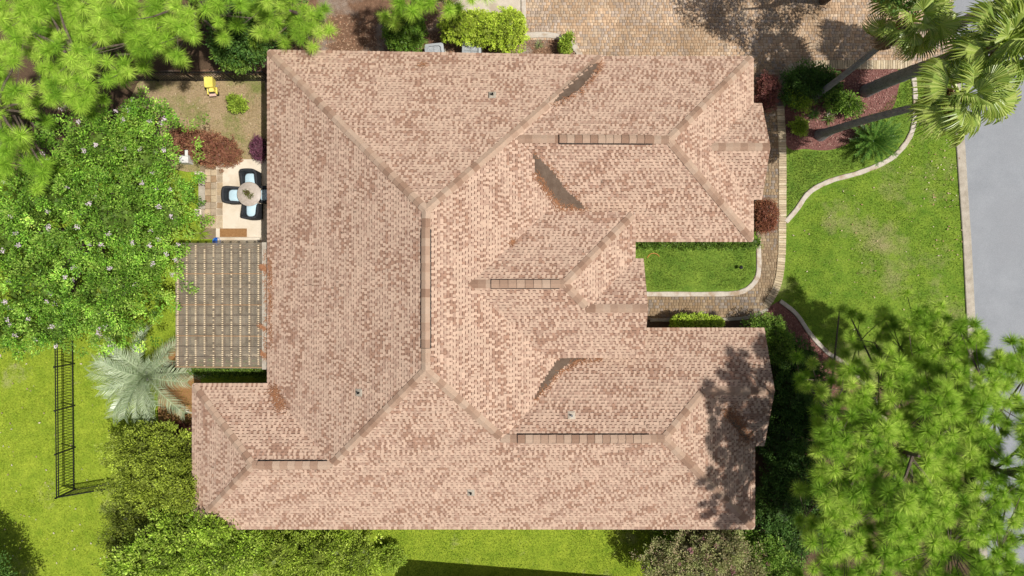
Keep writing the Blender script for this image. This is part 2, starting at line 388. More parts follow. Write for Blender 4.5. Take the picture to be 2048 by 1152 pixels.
# paver fields: joined real blocks
def pavers(name, polys, z0, parent, cx=0.122, palette=None, seed=3):
    r = np.random.default_rng(seed)
    xs = [p[0] for p in polys]; ys = [p[1] for p in polys]
    x0, x1, y0, y1 = max(min(xs), -3), min(max(xs), 22), max(min(ys), -3), min(max(ys), 13.6)
    P = []; S = []
    row = 0; y = y0
    while y < y1:
        x = x0 - r.uniform(0, 0.2)
        while x < x1:
            w = r.choice([0.085, 0.122, 0.122, 0.182]); P.append((x + w/2, y + cx/2)); S.append(w); x += w
        y += cx * (1.0 if row % 3 else 0.98); row += 1
    P = np.array(P); S = np.array(S)
    k = in_poly(P[:,0], P[:,1], polys)
    hx = (P[:,0] > -9) & (P[:,0] < 8.4) & (P[:,1] < 8.2) & (P[:,1] > 2.3)      # under the house
    k &= ~hx; P = P[k]; S = S[k]; n = len(P)
    g = 0.0045; hw = S/2 - g; hh = np.full(n, cx/2 - g); b = 0.007
    zt = z0 + 0.022 + r.normal(0, 0.0016, n)
    V = np.zeros((n, 12, 3))
    sg = np.array([[-1,-1],[1,-1],[1,1],[-1,1]])
    for c in range(4):
        V[:,c,0] = P[:,0] + sg[c,0]*hw; V[:,c,1] = P[:,1] + sg[c,1]*hh; V[:,c,2] = z0
        V[:,4+c,:2] = V[:,c,:2]; V[:,4+c,2] = zt - b
        V[:,8+c,0] = P[:,0] + sg[c,0]*(hw-b); V[:,8+c,1] = P[:,1] + sg[c,1]*(hh-b); V[:,8+c,2] = zt
    q = np.array([[8,9,10,11],[0,1,5,4],[1,2,6,5],[2,3,7,6],[3,0,4,7],[4,5,9,8],[5,6,10,9],[6,7,11,10],[7,4,8,11]])
    F = (q[None] + (np.arange(n)*12)[:,None,None]).reshape(-1, 4)
    pal = np.array(palette)
    grey = np.clip(0.45 + 0.5*wav(P[:,0], P[:,1], 4.5, seed+1), 0, 1)
    idx = np.where(r.random(n) < grey*0.62, r.integers(3, 6, n), r.integers(0, 3, n))
    c = pal[idx] * r.uniform(0.86, 1.12, (n,1))
    c *= (1 + 0.12*wav(P[:,0], P[:,1], 1.7, seed+2))[:,None]
    me = np_mesh(name, V.reshape(-1,3), F, M['pavers'], np.repeat(c, 9, axis=0))
    return tag(link(name, me, parent), kind='stuff')

PAL = [(0.57,0.395,0.25),(0.50,0.34,0.215),(0.60,0.45,0.31),(0.48,0.375,0.285),(0.43,0.335,0.26),(0.53,0.42,0.33)]
pavers('pavers', drive_poly, 0.003, dw, palette=PAL, seed=3)
pavers('pavers', walk_poly, 0.007, wk, palette=[(0.33,0.235,0.14),(0.28,0.20,0.125),(0.36,0.27,0.17),(0.27,0.225,0.18),(0.23,0.19,0.155),(0.31,0.26,0.215)], seed=9)

# border bricks, each one a piece of the walk
brick_me = []
for k in range(4):
    rr = np.random.default_rng(k)
    c = [(0.60,0.48,0.31),(0.53,0.42,0.27),(0.66,0.55,0.38),(0.48,0.38,0.25)][k]
    m_ = surf('cream_border_brick_%s' % 'abcd'[k], tuple(np.array(c)*0.85), tuple(np.array(c)*1.1), 9, 0.9, 60, 0.2, 0.3)
    brick_me.append(MB().bevbox(-0.046, -0.16, 0, 0.046, 0.16, 0.065, 0.012).mesh('brick', m_))
def border(line, parent, z=0.0, step=0.1, w=1.0):
    L = [np.array(p[:2]) for p in line]
    seg = [np.linalg.norm(L[i+1]-L[i]) for i in range(len(L)-1)]; tot = sum(seg); s = 0.0; k = 0
    while s < tot:
        d = s; i = 0
        while i < len(seg)-1 and d > seg[i]: d -= seg[i]; i += 1
        t = (L[i+1]-L[i])/seg[i]; p = L[i] + t*d
        o = link('brick', brick_me[int(rng.integers(0, 4))], parent)
        o.location = (p[0] + rng.normal(0, 0.004), p[1] + rng.normal(0, 0.004), z + rng.normal(0, 0.002)); o.rotation_euler = (0, 0, math.atan2(t[1], t[0]) + rng.normal(0, 0.02)); o.scale = (1, w, 1)
        s += step; k += 1
border(WP(smooth_line([(1560,215),(1564,300),(1564,440),(1562,520),(1553,572),(1531,612)], 8)), wk, 0.0, 0.1, 1.0)
border(WP(smooth_line([(1820,130),(1700,130),(1610,131),(1583,137),(1566,155),(1558,190)], 8)), wk, 0.0, 0.1, 1.15)
M['edging'] = surf('pale_edging_concrete', (0.50,0.44,0.36), (0.64,0.57,0.48), 5, 0.9, 45, 0.22, 0.3, c3=(0.42,0.31,0.21), scale3=2.2)
kerb_ribbon('courtyard_kerb', WP(smooth_line([(1516,480),(1517,540),(1508,565),(1484,583),(1440,588),(1290,588)], 6)), 0.2, -0.02, 0.06, M['edging'])
kerb_ribbon('lawn_kerb', WP(smooth_line([(1571,444),(1592,420),(1618,385),(1660,362),(1720,345),(1780,318),(1815,280),(1828,240),(1829,180),(1822,133)], 6)), 0.20, -0.02, 0.07, M['edging'])
kerb_ribbon('mulch_kerb', WP(smooth_line([(1560,602),(1592,628),(1620,668),(1655,705),(1690,728),(1730,770),(1775,850)], 6)), 0.17, -0.02, 0.07, M['edging'])
kerb_ribbon('walk_kerb', WP(smooth_line([(1535,618),(1510,630),(1480,637),(1400,640),(1300,640)], 6)), 0.14, -0.02, 0.05, M['kerb'])
kerb_ribbon('drive_kerb', WP(smooth_line([(1046,-100),(1047,20),(1048,60)], 4)), 0.2, -0.02, 0.07, M['edging'])
kerb_ribbon('drive_bed_kerb', WP(smooth_line([(1050,72),(1085,70),(1115,74),(1140,88),(1158,108),(1166,140)], 6)), 0.24, -0.02, 0.07, M['edging'])

# ------------------------------------------------------------------ the house
house = empty('house', (0, 0, 0))
tag(house, 'large single storey house with tan and brown shingled hip roof', 'house')
PITCH = 0.46
# wings: eave height, extra limits on x, planes as (id, direction, eave coordinate); direction W means the plane drains to -x, and so on
WINGS = [
    (3.00, (-99, 99), [('mW','W',-9.10), ('mN','N',8.86), ('mE','E',3.40), ('S','S',-8.97)]),
    (3.00, (-99, -2.5), [('swW','W',-11.90), ('swN','N',-3.58), ('S','S',-8.97)]),
    (3.00, (-2.0, 99), [('seN','N',-1.51), ('S','S',-8.97), ('seE','E',9.03)]),
    (3.00, (5.5, 9.40), [('seN','N',-1.51), ('sgS','S',-5.86)]),
    (2.86, (-2.0, 99), [('neN','N',8.86), ('neS','S',1.80), ('neE','E',9.03)]),
    (2.86, (6.5, 9.36), [('ngN','N',7.06), ('ngS','S',3.42)]),
    (4.02, (-2.5, 99), [('miN','N',2.75), ('miS','S',-2.47), ('miE','E',4.39)]),
    (4.02, (2.0, 4.70), [('mgN','N',1.05), ('miS','S',-2.47)]),
]
def pdist(d, c, x, y):
    return x - c if d == 'W' else c - x if d == 'E' else y - c if d == 'S' else c - y
PID = {}
PL = {}
for z0, lim, pls in WINGS:
    for pid, d, c in pls:
        if pid not in PID: PID[pid] = len(PID); PL[pid] = (z0, d, c)
def roofz(x, y):
    x = np.asarray(x, float); y = np.asarray(y, float)
    bz = np.full(x.shape, -1e3); bi = np.full(x.shape, -1)
    for z0, lim, pls in WINGS:
        wz = np.full(x.shape, 1e3); wi = np.full(x.shape, -1)
        for pid, d, c in pls:
            z = z0 + PITCH * pdist(d, c, x, y)
            k = z < wz - 1e-6; wz = np.where(k, z, wz); wi = np.where(k, PID[pid], wi)
        ok = (wz >= z0 - 1e-6) & (x > lim[0]) & (x < lim[1])
        wz = np.where(ok, wz, -1e3)
        k = wz > bz + 1e-5; bz = np.where(k, wz, bz); bi = np.where(k, wi, bi)
    return bz, bi
def warp(x, y):
    """the north eave runs slightly out of square"""
    return y - 0.2*np.clip((x + 9.1)/12.5, 0, 1)*np.clip(y/8.86, 0, 1)

LIGHT = np.array([0.55,0.388,0.285]); MID = np.array([0.33,0.198,0.137]); DARK = np.array([0.165,0.095,0.068]); ROSE = np.array([0.43,0.283,0.208])
DH = 0.100                        # course spacing seen from above
base_V = []; base_F = []; base_C = []; tab_V = []; tab_F = []; tab_C = []
def quad(Vl, Fl, Cl, pts, c):
    o = len(Vl); Vl.extend(pts); Fl.append((o, o+1, o+2, o+3)); Cl.append(c)
def to_world(pid, u, d, lift):
    z0, dr, c = PL[pid]
    if dr == 'W': x, y = c + d, u
    elif dr == 'E': x, y = c - d, u
    elif dr == 'S': x, y = u, c + d
    else: x, y = u, c - d
    return (x, float(warp(x, y)), z0 + PITCH*d + lift)
def plane_xy(pid, u, d):
    z0, dr, c = PL[pid]
    if dr == 'W': return c + d + 0*u, u
    if dr == 'E': return c - d + 0*u, u
    if dr == 'S': return u, c + d + 0*u
    return u, c - d + 0*u
srng = np.random.default_rng(21)
for pid in PID:
    z0, dr, c = PL[pid]
    flip = dr in 'WN'
    def blot(u, row, k=PID[pid]):
        d_ = row*DH*1.15
        return 0.85*float(wav(u*0.42, d_*1.5 - u*0.55, 1.35, 40 + k)) + 0.35*float(wav(u, d_, 3.0, 60 + k))
    U = np.arange(-13, 13, 0.02)
    row = 0
    while True:
        d0 = row * DH
        if d0 > 7.2: break
        dm = d0 + DH/2
        x, y = plane_xy(pid, U, dm)
        z, i = roofz(x, y)
        own = z0 + PITCH*dm
        m = (i == PID[pid])
        idx = np.flatnonzero(np.diff(np.concatenate([[0], m.astype(int), [0]])))
        for a, b in zip(idx[::2], idx[1::2]):
            ua, ub = U[a] - 0.01, U[b-1] + 0.01
            if ub - ua < 0.06: continue
            # where another slope covers the end, run on beneath it
            za = z[a-1] if a > 0 else -1e3; zb = z[b] if b < len(U) else -1e3
            if za > own + 0.002: ua -= 0.16
            if zb > own + 0.002: ub += 0.16
            lo = d0 - (0.03 if row == 0 else 0.004); hi = d0 + DH
            # base strip in pieces
            u = ua
            while u < ub - 1e-6:
                w = min(srng.uniform(0.18, 0.55), ub - u)
                if ub - (u + w) < 0.08: w = ub - u
                xx, yy = plane_xy(pid, np.array(u), dm)
                n = blot(u, row)
                pdark = np.clip(0.34 + 0.62*n, 0.02, 0.95)
                q = srng.random()
                cc = (MID if q < pdark else (ROSE if q < pdark + 0.3 else LIGHT*0.93)) * srng.uniform(0.9, 1.1)
                band = DARK * srng.uniform(0.85, 1.25)
                if cc is None: pass
                split = d0 + DH*0.66
                l1 = 0.016; l2 = 0.008; l3 = 0.004
                P = [to_world(pid, u, lo, l1), to_world(pid, u+w, lo, l1), to_world(pid, u+w, split, l2), to_world(pid, u, split, l2)]
                Q = [to_world(pid, u, split, l2), to_world(pid, u+w, split, l2), to_world(pid, u+w, hi, l3), to_world(pid, u, hi, l3)]
                B = [to_world(pid, u, lo, -0.01), to_world(pid, u+w, lo, -0.01), to_world(pid, u+w, lo, l1), to_world(pid, u, lo, l1)]
                if flip: P.reverse(); Q.reverse(); B.reverse()
                quad(base_V, base_F, base_C, P, cc); quad(base_V, base_F, base_C, Q, band); quad(base_V, base_F, base_C, B, DARK)
                u += w
            # tabs
            pitch = 0.185; k0 = math.floor(ua/pitch) - 1; ph = ((row % 2)*pitch*0.5 + row*0.017 + srng.uniform(-0.03, 0.03)) % pitch
            while k0*pitch + ph < ub:
                w = srng.uniform(0.075, 0.118); u = k0*pitch + ph + srng.uniform(-0.028, 0.028); k0 += 1
                if srng.random() < 0.05: w *= 1.9
                a1 = max(u, ua); b1 = min(u + w, ub)
                if b1 - a1 > 0.035:
                    cc = (LIGHT if srng.random() < 0.8 else ROSE) * srng.uniform(0.9, 1.1)
                    n = blot(u, row)
                    if srng.random() < np.clip(0.05 + 0.38*n, 0, 0.5): cc = MID*srng.uniform(1.0, 1.25)
                    l1, l3 = 0.024, 0.013
                    A = [to_world(pid, a1, lo-0.004, l1), to_world(pid, b1, lo-0.004, l1), to_world(pid, b1, hi-0.006, l3), to_world(pid, a1, hi-0.006, l3)]
                    A0 = [to_world(pid, a1, lo-0.004, 0.002), to_world(pid, b1, lo-0.004, 0.002), to_world(pid, b1, hi-0.006, 0.002), to_world(pid, a1, hi-0.006, 0.002)]
                    fr = [A0[0], A0[1], A[1], A[0]]; s1 = [A0[1], A0[2], A[2], A[1]]; s2 = [A0[3], A0[0], A[0], A[3]]
                    if flip:
                        A = A[::-1]; fr = fr[::-1]; s1 = s1[::-1]; s2 = s2[::-1]
                    for f in (A, fr, s1, s2): quad(tab_V, tab_F, tab_C, f, cc)
        row += 1
roof = link('roof', np_mesh('roof', np.array(base_V), np.array(base_F), M['shingles'], np.array(base_C)), house)
tag(link('shingles', np_mesh('shingles', np.array(tab_V), np.array(tab_F), M['shingles'], np.array(tab_C)), roof), kind='stuff')

# ridge and hip caps
def plan(x, y):
    z, i = roofz(np.array([x]), np.array([y])); return (x, float(warp(x, y)), float(z[0]))
def zp(pid, x, y):
    z0, d, c = PL[pid]; return z0 + PITCH*pdist(d, c, x, y)
cap_cols = [(0.45,0.31,0.22),(0.36,0.232,0.16),(0.48,0.345,0.25),(0.31,0.19,0.128),(0.40,0.265,0.185),(0.46,0.325,0.232)]
cap_mats = [surf('ridge_shingle_%s' % 'abcdef'[k], tuple(np.array(c)*0.92), tuple(np.array(c)*1.06), 12, 0.92, 110, 0.15, 0.25) for k, c in enumerate(cap_cols)]
def cap_mesh(drop, mat, hw=0.145, L=0.33):
    xs = [-hw, -hw*0.5, 0, hw*0.5, hw]; zz = [-drop, -drop*0.34, 0.016, -drop*0.34, -drop]
    v = []
    for (yy, lift, th) in ((0, 0.042, 0), (L, 0.006, 0)):
        for a, b in zip(xs, zz): v.append((a, yy, b + lift + 0.012))
    for a, b in zip(xs, zz): v.append((a, 0, b + 0.004))
    f = [(i, i+1, 6+i, 5+i) for i in range(4)] + [(10+i, 11+i, i+1, i) for i in range(4)]
    me = bpy.data.meshes.new('ridge_cap'); me.from_pydata(v, [], f); me.update(); me.materials.append(mat); return me
hipcaps = [cap_mesh(PITCH*0.145*0.707*0.98, m) for m in cap_mats]
ridcaps = [cap_mesh(PITCH*0.145*0.98, m) for m in cap_mats]
def cap_run(p, q, kind, step=0.272, lift=0.0):
    p = Vector(p); q = Vector(q); d = q - p; d.normalize()
    if kind == 'hip': p = p + d*0.12
    d = q - p; L = d.length; n = max(1, int(round(L/step))); d.normalize()
    side = Vector((d.y, -d.x, 0)).normalized(); up = side.cross(d)
    last = -1
    for k in range(n):
        c = int(rng.integers(0, 6))
        if c == last: c = int(rng.integers(0, 6))
        last = c
        o = link('ridge_cap', (hipcaps if kind == 'hip' else ridcaps)[c], roof)
        pos = p + d*(L*k/n)
        mtx = Matrix((( side.x, d.x, up.x, pos.x), (side.y, d.y, up.y, pos.y), (side.z, d.z, up.z, pos.z + lift), (0,0,0,1)))
        o.matrix_local = mtx @ Matrix.Rotation(rng.normal(0, 0.012), 4, 'Z')
def P3(x, y, z): return (x, float(warp(x, y)), z)
mrx = (-9.10 + 3.40)/2; mrun = 6.25; mrz = 3 + PITCH*mrun
mry1 = 8.86 - mrun; mry0 = -8.97 + mrun
main_n = P3(mrx, mry1, mrz); main_s = P3(mrx, mry0, mrz)
cap_run(main_s, main_n, 'ridge')
cap_run(P3(-9.10, 8.86, 3.0), main_n, 'hip'); cap_run(P3(3.40, 8.86, 3.0), main_n, 'hip')
sw_r = 2.695; sw_y = -6.275; sw_z = 3 + PITCH*sw_r
cap_run(P3(-9.10 + sw_r, sw_y, sw_z), main_s, 'hip')
cap_run(P3(-11.9 + sw_r, sw_y, sw_z), P3(-9.10 + sw_r, sw_y, sw_z), 'ridge')
cap_run(P3(-11.9, -3.58, 3), P3(-11.9 + sw_r, sw_y, sw_z), 'hip'); cap_run(P3(-11.9, -8.97, 3), P3(-11.9 + sw_r, sw_y, sw_z), 'hip')
se_r = 3.73; se_y = -5.24; se_z = 3 + PITCH*se_r
cap_run(P3(3.40 - se_r, se_y, se_z), main_s, 'hip')
cap_run(P3(9.03 - se_r, se_y, se_z), P3(3.40 - se_r, se_y, se_z), 'ridge')
cap_run(P3(9.03, -8.97, 3), P3(9.03 - se_r, se_y, se_z), 'hip')
sg_h = 2.175; sg_y = -3.685; sg_z = 3 + PITCH*sg_h
cap_run(P3(9.03 - sg_h, sg_y, sg_z), P3(9.03 - se_r, se_y, se_z), 'hip')
cap_run(P3(9.38, sg_y, sg_z), P3(9.03 - sg_h, sg_y, sg_z), 'ridge')
ne_r = 3.53; ne_y = 5.33; ne_z = 2.86 + PITCH*ne_r; ne_x0 = 3.40 - (ne_z - 3)/PITCH
cap_run(P3(9.03 - ne_r, ne_y, ne_z), P3(ne_x0, ne_y, ne_z), 'ridge')
cap_run(P3(9.03, 8.86, 2.86), P3(9.03 - ne_r, ne_y, ne_z), 'hip'); cap_run(P3(9.03, 1.80, 2.86), P3(9.03 - ne_r, ne_y, ne_z), 'hip')
ng_h = 1.82; ng_y = 5.24; ng_z = 2.86 + PITCH*ng_h
cap_run(P3(9.34, ng_y, ng_z), P3(9.03 - ng_h, ng_y, ng_z), 'ridge')
mi_r = 2.61; mi_y = 0.14; mi_z = 4.02 + PITCH*mi_r; mi_x1 = 4.39 - mi_r; mi_x0 = 3.40 - (mi_z - 3)/PITCH
cap_run(P3(mi_x1, mi_y, mi_z), P3(mi_x0, mi_y, mi_z), 'ridge')
cap_run(P3(4.39, 2.75, 4.02), P3(mi_x1, mi_y, mi_z), 'hip')
mg_h = 1.76; mg_y = -0.71; mg_z = 4.02 + PITCH*mg_h
cap_run(P3(4.39 - mg_h, mg_y, mg_z), P3(mi_x1, mi_y, mi_z), 'hip')
cap_run(P3(4.68, mg_y, mg_z), P3(4.39 - mg_h, mg_y, mg_z), 'ridge')

# ridge vents: dark slotted strips under raised caps
def ridge_vent(p, q):
    p = Vector(p); q = Vector(q); d = (q-p).normalized(); s = Vector((d.y, -d.x, 0))
    mb = MB(); hw = 0.172; vs = []
    for e in (p - d*0.02, q + d*0.02):
        for a, b in ((-hw, -0.07), (-hw, -0.035), (0, 0.06), (hw, -0.035), (hw, -0.07)): vs.append(e + s*a + Vector((0, 0, b)))
    mb.add(vs, [(0,1,6,5),(1,2,7,6),(2,3,8,7),(3,4,9,8),(0,4,3,2,1),(5,6,7,8,9)])
    mb.build('ridge_vent', M['vent'], roof)
    cap_run(p, q, 'ridge', lift=0.075)
ridge_vent(P3(mrx, -1.98, mrz), P3(mrx, 1.95, mrz))
ridge_vent(P3(1.66, ne_y, ne_z), P3(4.92, ne_y, ne_z))
ridge_vent(P3(-0.70, mi_y, mi_z), P3(1.60, mi_y, mi_z))
ridge_vent(P3(0.2, se_y, se_z), P3(4.75, se_y, se_z))
ridge_vent(P3(-9.0, sw_y, sw_z), P3(-6.6, sw_y, sw_z))

# pipes through the roof
def vent_pipe(px, py, hood=False):
    zz = 4.0
    for _ in range(6):
        x, y, _z = W(px, py, zz); zz = float(roofz(np.array([x]), np.array([y]))[0][0])
    pid = int(roofz(np.array([x]), np.array([y]))[1][0]); nm = [k for k in PID if PID[k] == pid][0]
    d = PL[nm][1]; gx, gy = {'W':(PITCH,0),'E':(-PITCH,0),'S':(0,PITCH),'N':(0,-PITCH)}[d]
    fl = MB(); s = 0.13
    cs = [(-s,-s),(s,-s),(s,s),(-s,s)]
    fl.add([(a, b, gx*a+gy*b+0.028) for a, b in cs] + [(a*0.55, b*0.55, gx*a*0.55+gy*b*0.55+0.06) for a, b in cs],
           [(4,5,6,7),(0,1,5,4),(1,2,6,5),(2,3,7,6),(3,0,4,7)])
    f = fl.build('flashing', M['concrete'] if hood else M['kerb'], roof); f.location = (x, y, zz)
    pp = MB(); pp.lathe([(0.04,0.0),(0.036,0.2),(0.028,0.2),(0.028,0.1),(0.0,0.1)], 12)
    o = pp.build('vent_pipe', M['rubber'] if not hood else M['metal'], roof); o.location = (x, y, zz)
vent_pipe(985, 190); vent_pipe(718, 785); vent_pipe(1143, 830, True); vent_pipe(942, 985)

# fascia and drip edges along the eaves, rake boards on the gables
def fascia(p, q, name='fascia', h=0.17):
    mb = MB(); mb.bar((p[0], p[1], p[2]-h/2-0.012), (q[0], q[1], q[2]-h/2-0.012), 0.03, h); mb.build(name, M['drip'], house)
E = P3
for a, b in [((-9.10,-3.58),(-9.10,8.86)),((-9.10,8.86),(3.40,8.86)),((-11.9,-3.58),(-9.10,-3.58)),((-11.9,-8.97),(-11.9,-3.58)),((-11.9,-8.97),(9.03,-8.97)),
             ((9.03,-8.97),(9.03,-5.86)),((4.6,-1.51),(9.38,-1.51)),((9.03,-5.86),(9.38,-5.86))]:
    fascia(E(*a, 3.0), E(*b, 3.0))
for a, b in [((3.4,8.86),(9.03,8.86)),((9.03,7.06),(9.03,8.86)),((9.03,7.06),(9.34,7.06)),((9.03,3.42),(9.34,3.42)),((9.03,1.80),(9.03,3.42)),((3.9,1.80),(9.03,1.80))]:
    fascia(E(*a, 2.86), E(*b, 2.86))
for a, b in [((1.4,2.75),(4.39,2.75)),((4.39,1.05),(4.39,2.75)),((4.39,1.05),(4.68,1.05)),((1.4,-2.47),(4.68,-2.47))]:
    fascia(E(*a, 4.02), E(*b, 4.02))
for x, y0, y1, ym, z0, zt in [(9.385,-5.86,-1.51,sg_y,3.0,sg_z),(9.345,3.42,7.06,ng_y,2.86,ng_z),(4.685,-2.47,1.05,mg_y,4.02,mg_z)]:
    fascia(E(x, y0, z0), E(x, ym, zt), 'rake_board'); fascia(E(x, ym, zt), E(x, y1, z0), 'rake_board')
    g = MB(); g.add([E(x-0.3,y0+0.1,z0-0.02),E(x-0.3,ym,zt-0.07),E(x-0.3,y1-0.1,z0-0.02),E(x-0.3,ym,z0-0.6)],[(0,1,2,3)]); g.build('gable_wall', M['wall'], house)
# walls of each wing, set back under the eaves
wl = MB()
for x0, y0, x1, y1, h in [(-8.5,-8.37,2.8,8.0,2.95),(-11.3,-8.37,-8.6,-4.18,2.95),(2.7,-8.37,8.43,-2.1,2.95),(2.7,2.4,8.43,8.0,2.8),(1.0,-2.2,3.95,2.5,3.95),(8.4,-5.3,8.95,-2.1,2.94),(8.4,4.0,8.9,6.5,2.79)]:
    wl.box(x0, y0, -0.1, x1, y1, h)
wl.build('wall', M['wall'], house)
sf = MB()
for x0, y0, x1, y1, z in [(-9.08,-8.95,3.38,8.6,2.90),(-11.88,-8.95,-9.0,-3.6,2.895),(3.3,-8.95,9.01,-1.53,2.897),(3.3,1.82,9.01,8.6,2.755),(1.4,-2.45,4.37,2.73,3.91)]:
    sf.box(x0, y0, z-0.01, x1, y1, z)
sf.build('soffit', M['white_trim'], house)
def window(x, y, z0, w, h, axis):
    fr = MB(); gl = MB()
    if axis == 'x':
        fr.box(x-0.03, y-w/2-0.07, z0-0.07, x+0.05, y+w/2+0.07, z0+h+0.07); gl.box(x-0.04, y-w/2, z0, x+0.06, y+w/2, z0+h)
    else:
        fr.box(x-w/2-0.07, y-0.03, z0-0.07, x+w/2+0.07, y+0.05, z0+h+0.07); gl.box(x-w/2, y-0.04, z0, x+w/2, y+0.06, z0+h)
    o = fr.build('window', M['white_trim'], house); gl.build('pane', M['glass'], o)
for a in [(-8.52,6.5,0.9,1.4,1.3,'x'),(-8.52,-1.0,0.2,2.2,2.0,'x'),(-11.32,-6.3,0.9,1.5,1.3,'x'),(8.45,-7.0,0.9,1.3,1.3,'x'),(8.97,-3.7,0.7,1.6,1.6,'x'),(8.92,5.25,0.7,1.6,1.6,'x'),(6.0,2.38,0.9,1.5,1.3,'y'),(-1.0,8.02,0.9,1.4,1.2,'y'),(-4.0,-8.4,0.9,1.4,1.3,'y')]: window(*a)
dr = MB(); dr.box(3.93, -1.25, 0.15, 4.0, -0.2, 2.35); do = dr.build('front_door', M['wood'], house)
hd = MB(); hd.tube([(4.0,-0.35,1.0),(4.06,-0.35,1.0),(4.06,-0.35,1.2)], 0.015, 6); hd.build('handle', M['metal'], do)

# dead valleys lined with membrane, rusty pine straw gathered along their edges
def drape(name, poly_px, zguess, mat, lift=0.035, step=0.07):
    z = zguess; pts = smooth_line(poly_px, 6, True)
    W2 = [W(a, b, z)[:2] for a, b in pts]
    xs = [p[0] for p in W2]; ys = [p[1] for p in W2]
    gx, gy = np.meshgrid(np.arange(min(xs), max(xs)+step, step), np.arange(min(ys), max(ys)+step, step), indexing='ij')
    ins = in_poly(gx, gy, W2)
    zz = roofz(gx, gy)[0]
    for _ in range(10):                                              # the sheet bridges the fold
        av = (np.roll(zz,1,0)+np.roll(zz,-1,0)+np.roll(zz,1,1)+np.roll(zz,-1,1))/4
        zz = np.where(ins & (np.abs(av-zz) < 0.4), np.maximum(zz, av), zz)
    zz = zz + lift
    nx, ny = gx.shape
    V = np.stack([gx, gy, zz], -1).reshape(-1, 3); F = []
    for i in range(nx-1):
        for j in range(ny-1):
            if ins[i,j] and ins[i+1,j] and ins[i,j+1] and ins[i+1,j+1]: F.append((i*ny+j, (i+1)*ny+j, (i+1)*ny+j+1, i*ny+j+1))
    me = np_mesh(name, V, np.array(F), mat, smooth=True)
    return link(name, me, roof)
def straw_heap(name, pts_px, zguess, n, spread, parent, on_roof=True, zfix=0.0, L=0.16, lift=0.04, label=None):
    r = np.random.default_rng(len(pts_px)*77 + int(pts_px[0][0]))
    ln = np.array([W(a, b, zguess)[:2] for a, b in pts_px])
    seg = r.integers(0, max(1, len(ln)-1), n); t = r.random((n,1))
    c = ln[seg]*(1-t) + ln[np.minimum(seg+1, len(ln)-1)]*t + r.normal(0, spread, (n,2))
    ang = r.uniform(0, 6.28, n); l = r.uniform(0.5, 1.2, n)*L/2
    d = np.stack([np.cos(ang), np.sin(ang)], -1); pn = np.stack([-d[:,1], d[:,0]], -1)*0.006
    A = c - d*l[:,None]; B = c + d*l[:,None]
    def zz(p): return (roofz(p[:,0], p[:,1])[0] if on_roof else np.full(len(p), zfix)) + lift
    za, zb = zz(A), zz(B); k = (za > -10) & (zb > -10) & (np.abs(za-zb) < 0.25); h = r.uniform(0, 0.035, n)
    V = np.stack([np.concatenate([A-pn, (za+h)[:,None]], 1), np.concatenate([A+pn, (za+h)[:,None]], 1), np.concatenate([B+pn, (zb+h)[:,None]], 1), np.concatenate([B-pn, (zb+h)[:,None]], 1)], 1)[k]
    F = np.arange(len(V)*4).reshape(-1, 4)
    o = link(name, np_mesh(name, V.reshape(-1,3), F, M['straw']), parent); o["kind"] = 'stuff'
    if label: o["label"] = label
    return o
drape('valley_liner', [(1206,116),(1182,122),(1150,152),(1122,182),(1102,213),(1120,207),(1152,188),(1178,160),(1196,134)], 3.6, M['membrane'])
drape('valley_liner', [(1062,310),(1080,318),(1108,345),(1136,380),(1160,398),(1174,414),(1150,418),(1122,417),(1095,388),(1072,365),(1068,335)], 3.7, M['membrane'])
drape('valley_liner', [(1116,717),(1150,716),(1178,717),(1150,727),(1122,742),(1100,768),(1074,794),(1066,794),(1080,764),(1100,735)], 3.7, M['membrane'])
drape('valley_liner', [(1440,810),(1460,822),(1490,850),(1508,880),(1496,886),(1474,862),(1452,835)], 3.5, M['membrane'])
straw_heap('pine_straw', [(1206,118),(1190,150),(1160,188),(1104,214)], 3.5, 156, 0.07, roof)
straw_heap('pine_straw', [(1070,352),(1095,388),(1122,417),(1180,417)], 3.7, 252, 0.07, roof)
straw_heap('pine_straw', [(1064,310),(1110,345),(1160,398)], 3.7, 96, 0.05, roof)
straw_heap('pine_straw', [(1205,717),(1160,722),(1120,744),(1068,796)], 3.7, 198, 0.06, roof)
straw_heap('pine_straw', [(546,778),(556,795),(566,815)], 3.2, 252, 0.12, roof)
straw_heap('pine_straw', [(1450,815),(1480,850),(1505,884)], 3.5, 420, 0.14, roof)
straw_heap('pine_straw', [(539,520),(541,560),(539,620),(541,690)], 3.05, 252, 0.07, roof)
straw_heap('pine_straw', [(838,126),(852,129)], 3.4, 30, 0.06, roof)
straw_heap('pine_straw', [(1022,488),(1030,480)], 4.2, 36, 0.06, roof)

# ------------------------------------------------------------------ patio and pergola
sheet('patio', WP([(432,320),(536,318),(536,492),(536,735),(352,735),(352,500),(432,488)]), 0.010, M['patio'])
path = sheet('garden_path', WP([(400,332),(440,332),(440,478),(400,478)]), 0.006, M['sand'])
slab_me = []
for k in range(4):
    c = [(0.46,0.34,0.21),(0.52,0.41,0.27),(0.42,0.33,0.23),(0.36,0.24,0.14)][k]
    slab_me.append(MB().bevbox(-0.115,-0.13,0,0.115,0.13,0.03,0.01).mesh('stone', surf('path_stone_%s' % 'abcd'[k], tuple(np.array(c)*0.85), tuple(np.array(c)*1.15), 5, 0.9, 40, 0.2, 0.3)))
for i in range(3):
    for j in range(9):
        x, y, _ = W(416 + i*12, 345 + j*13.2)
        o = link('stone', slab_me[int(rng.integers(0, 4))], path); o.location = (x, y, 0.006); o.rotation_euler = (0, 0, rng.normal(0, 0.03))
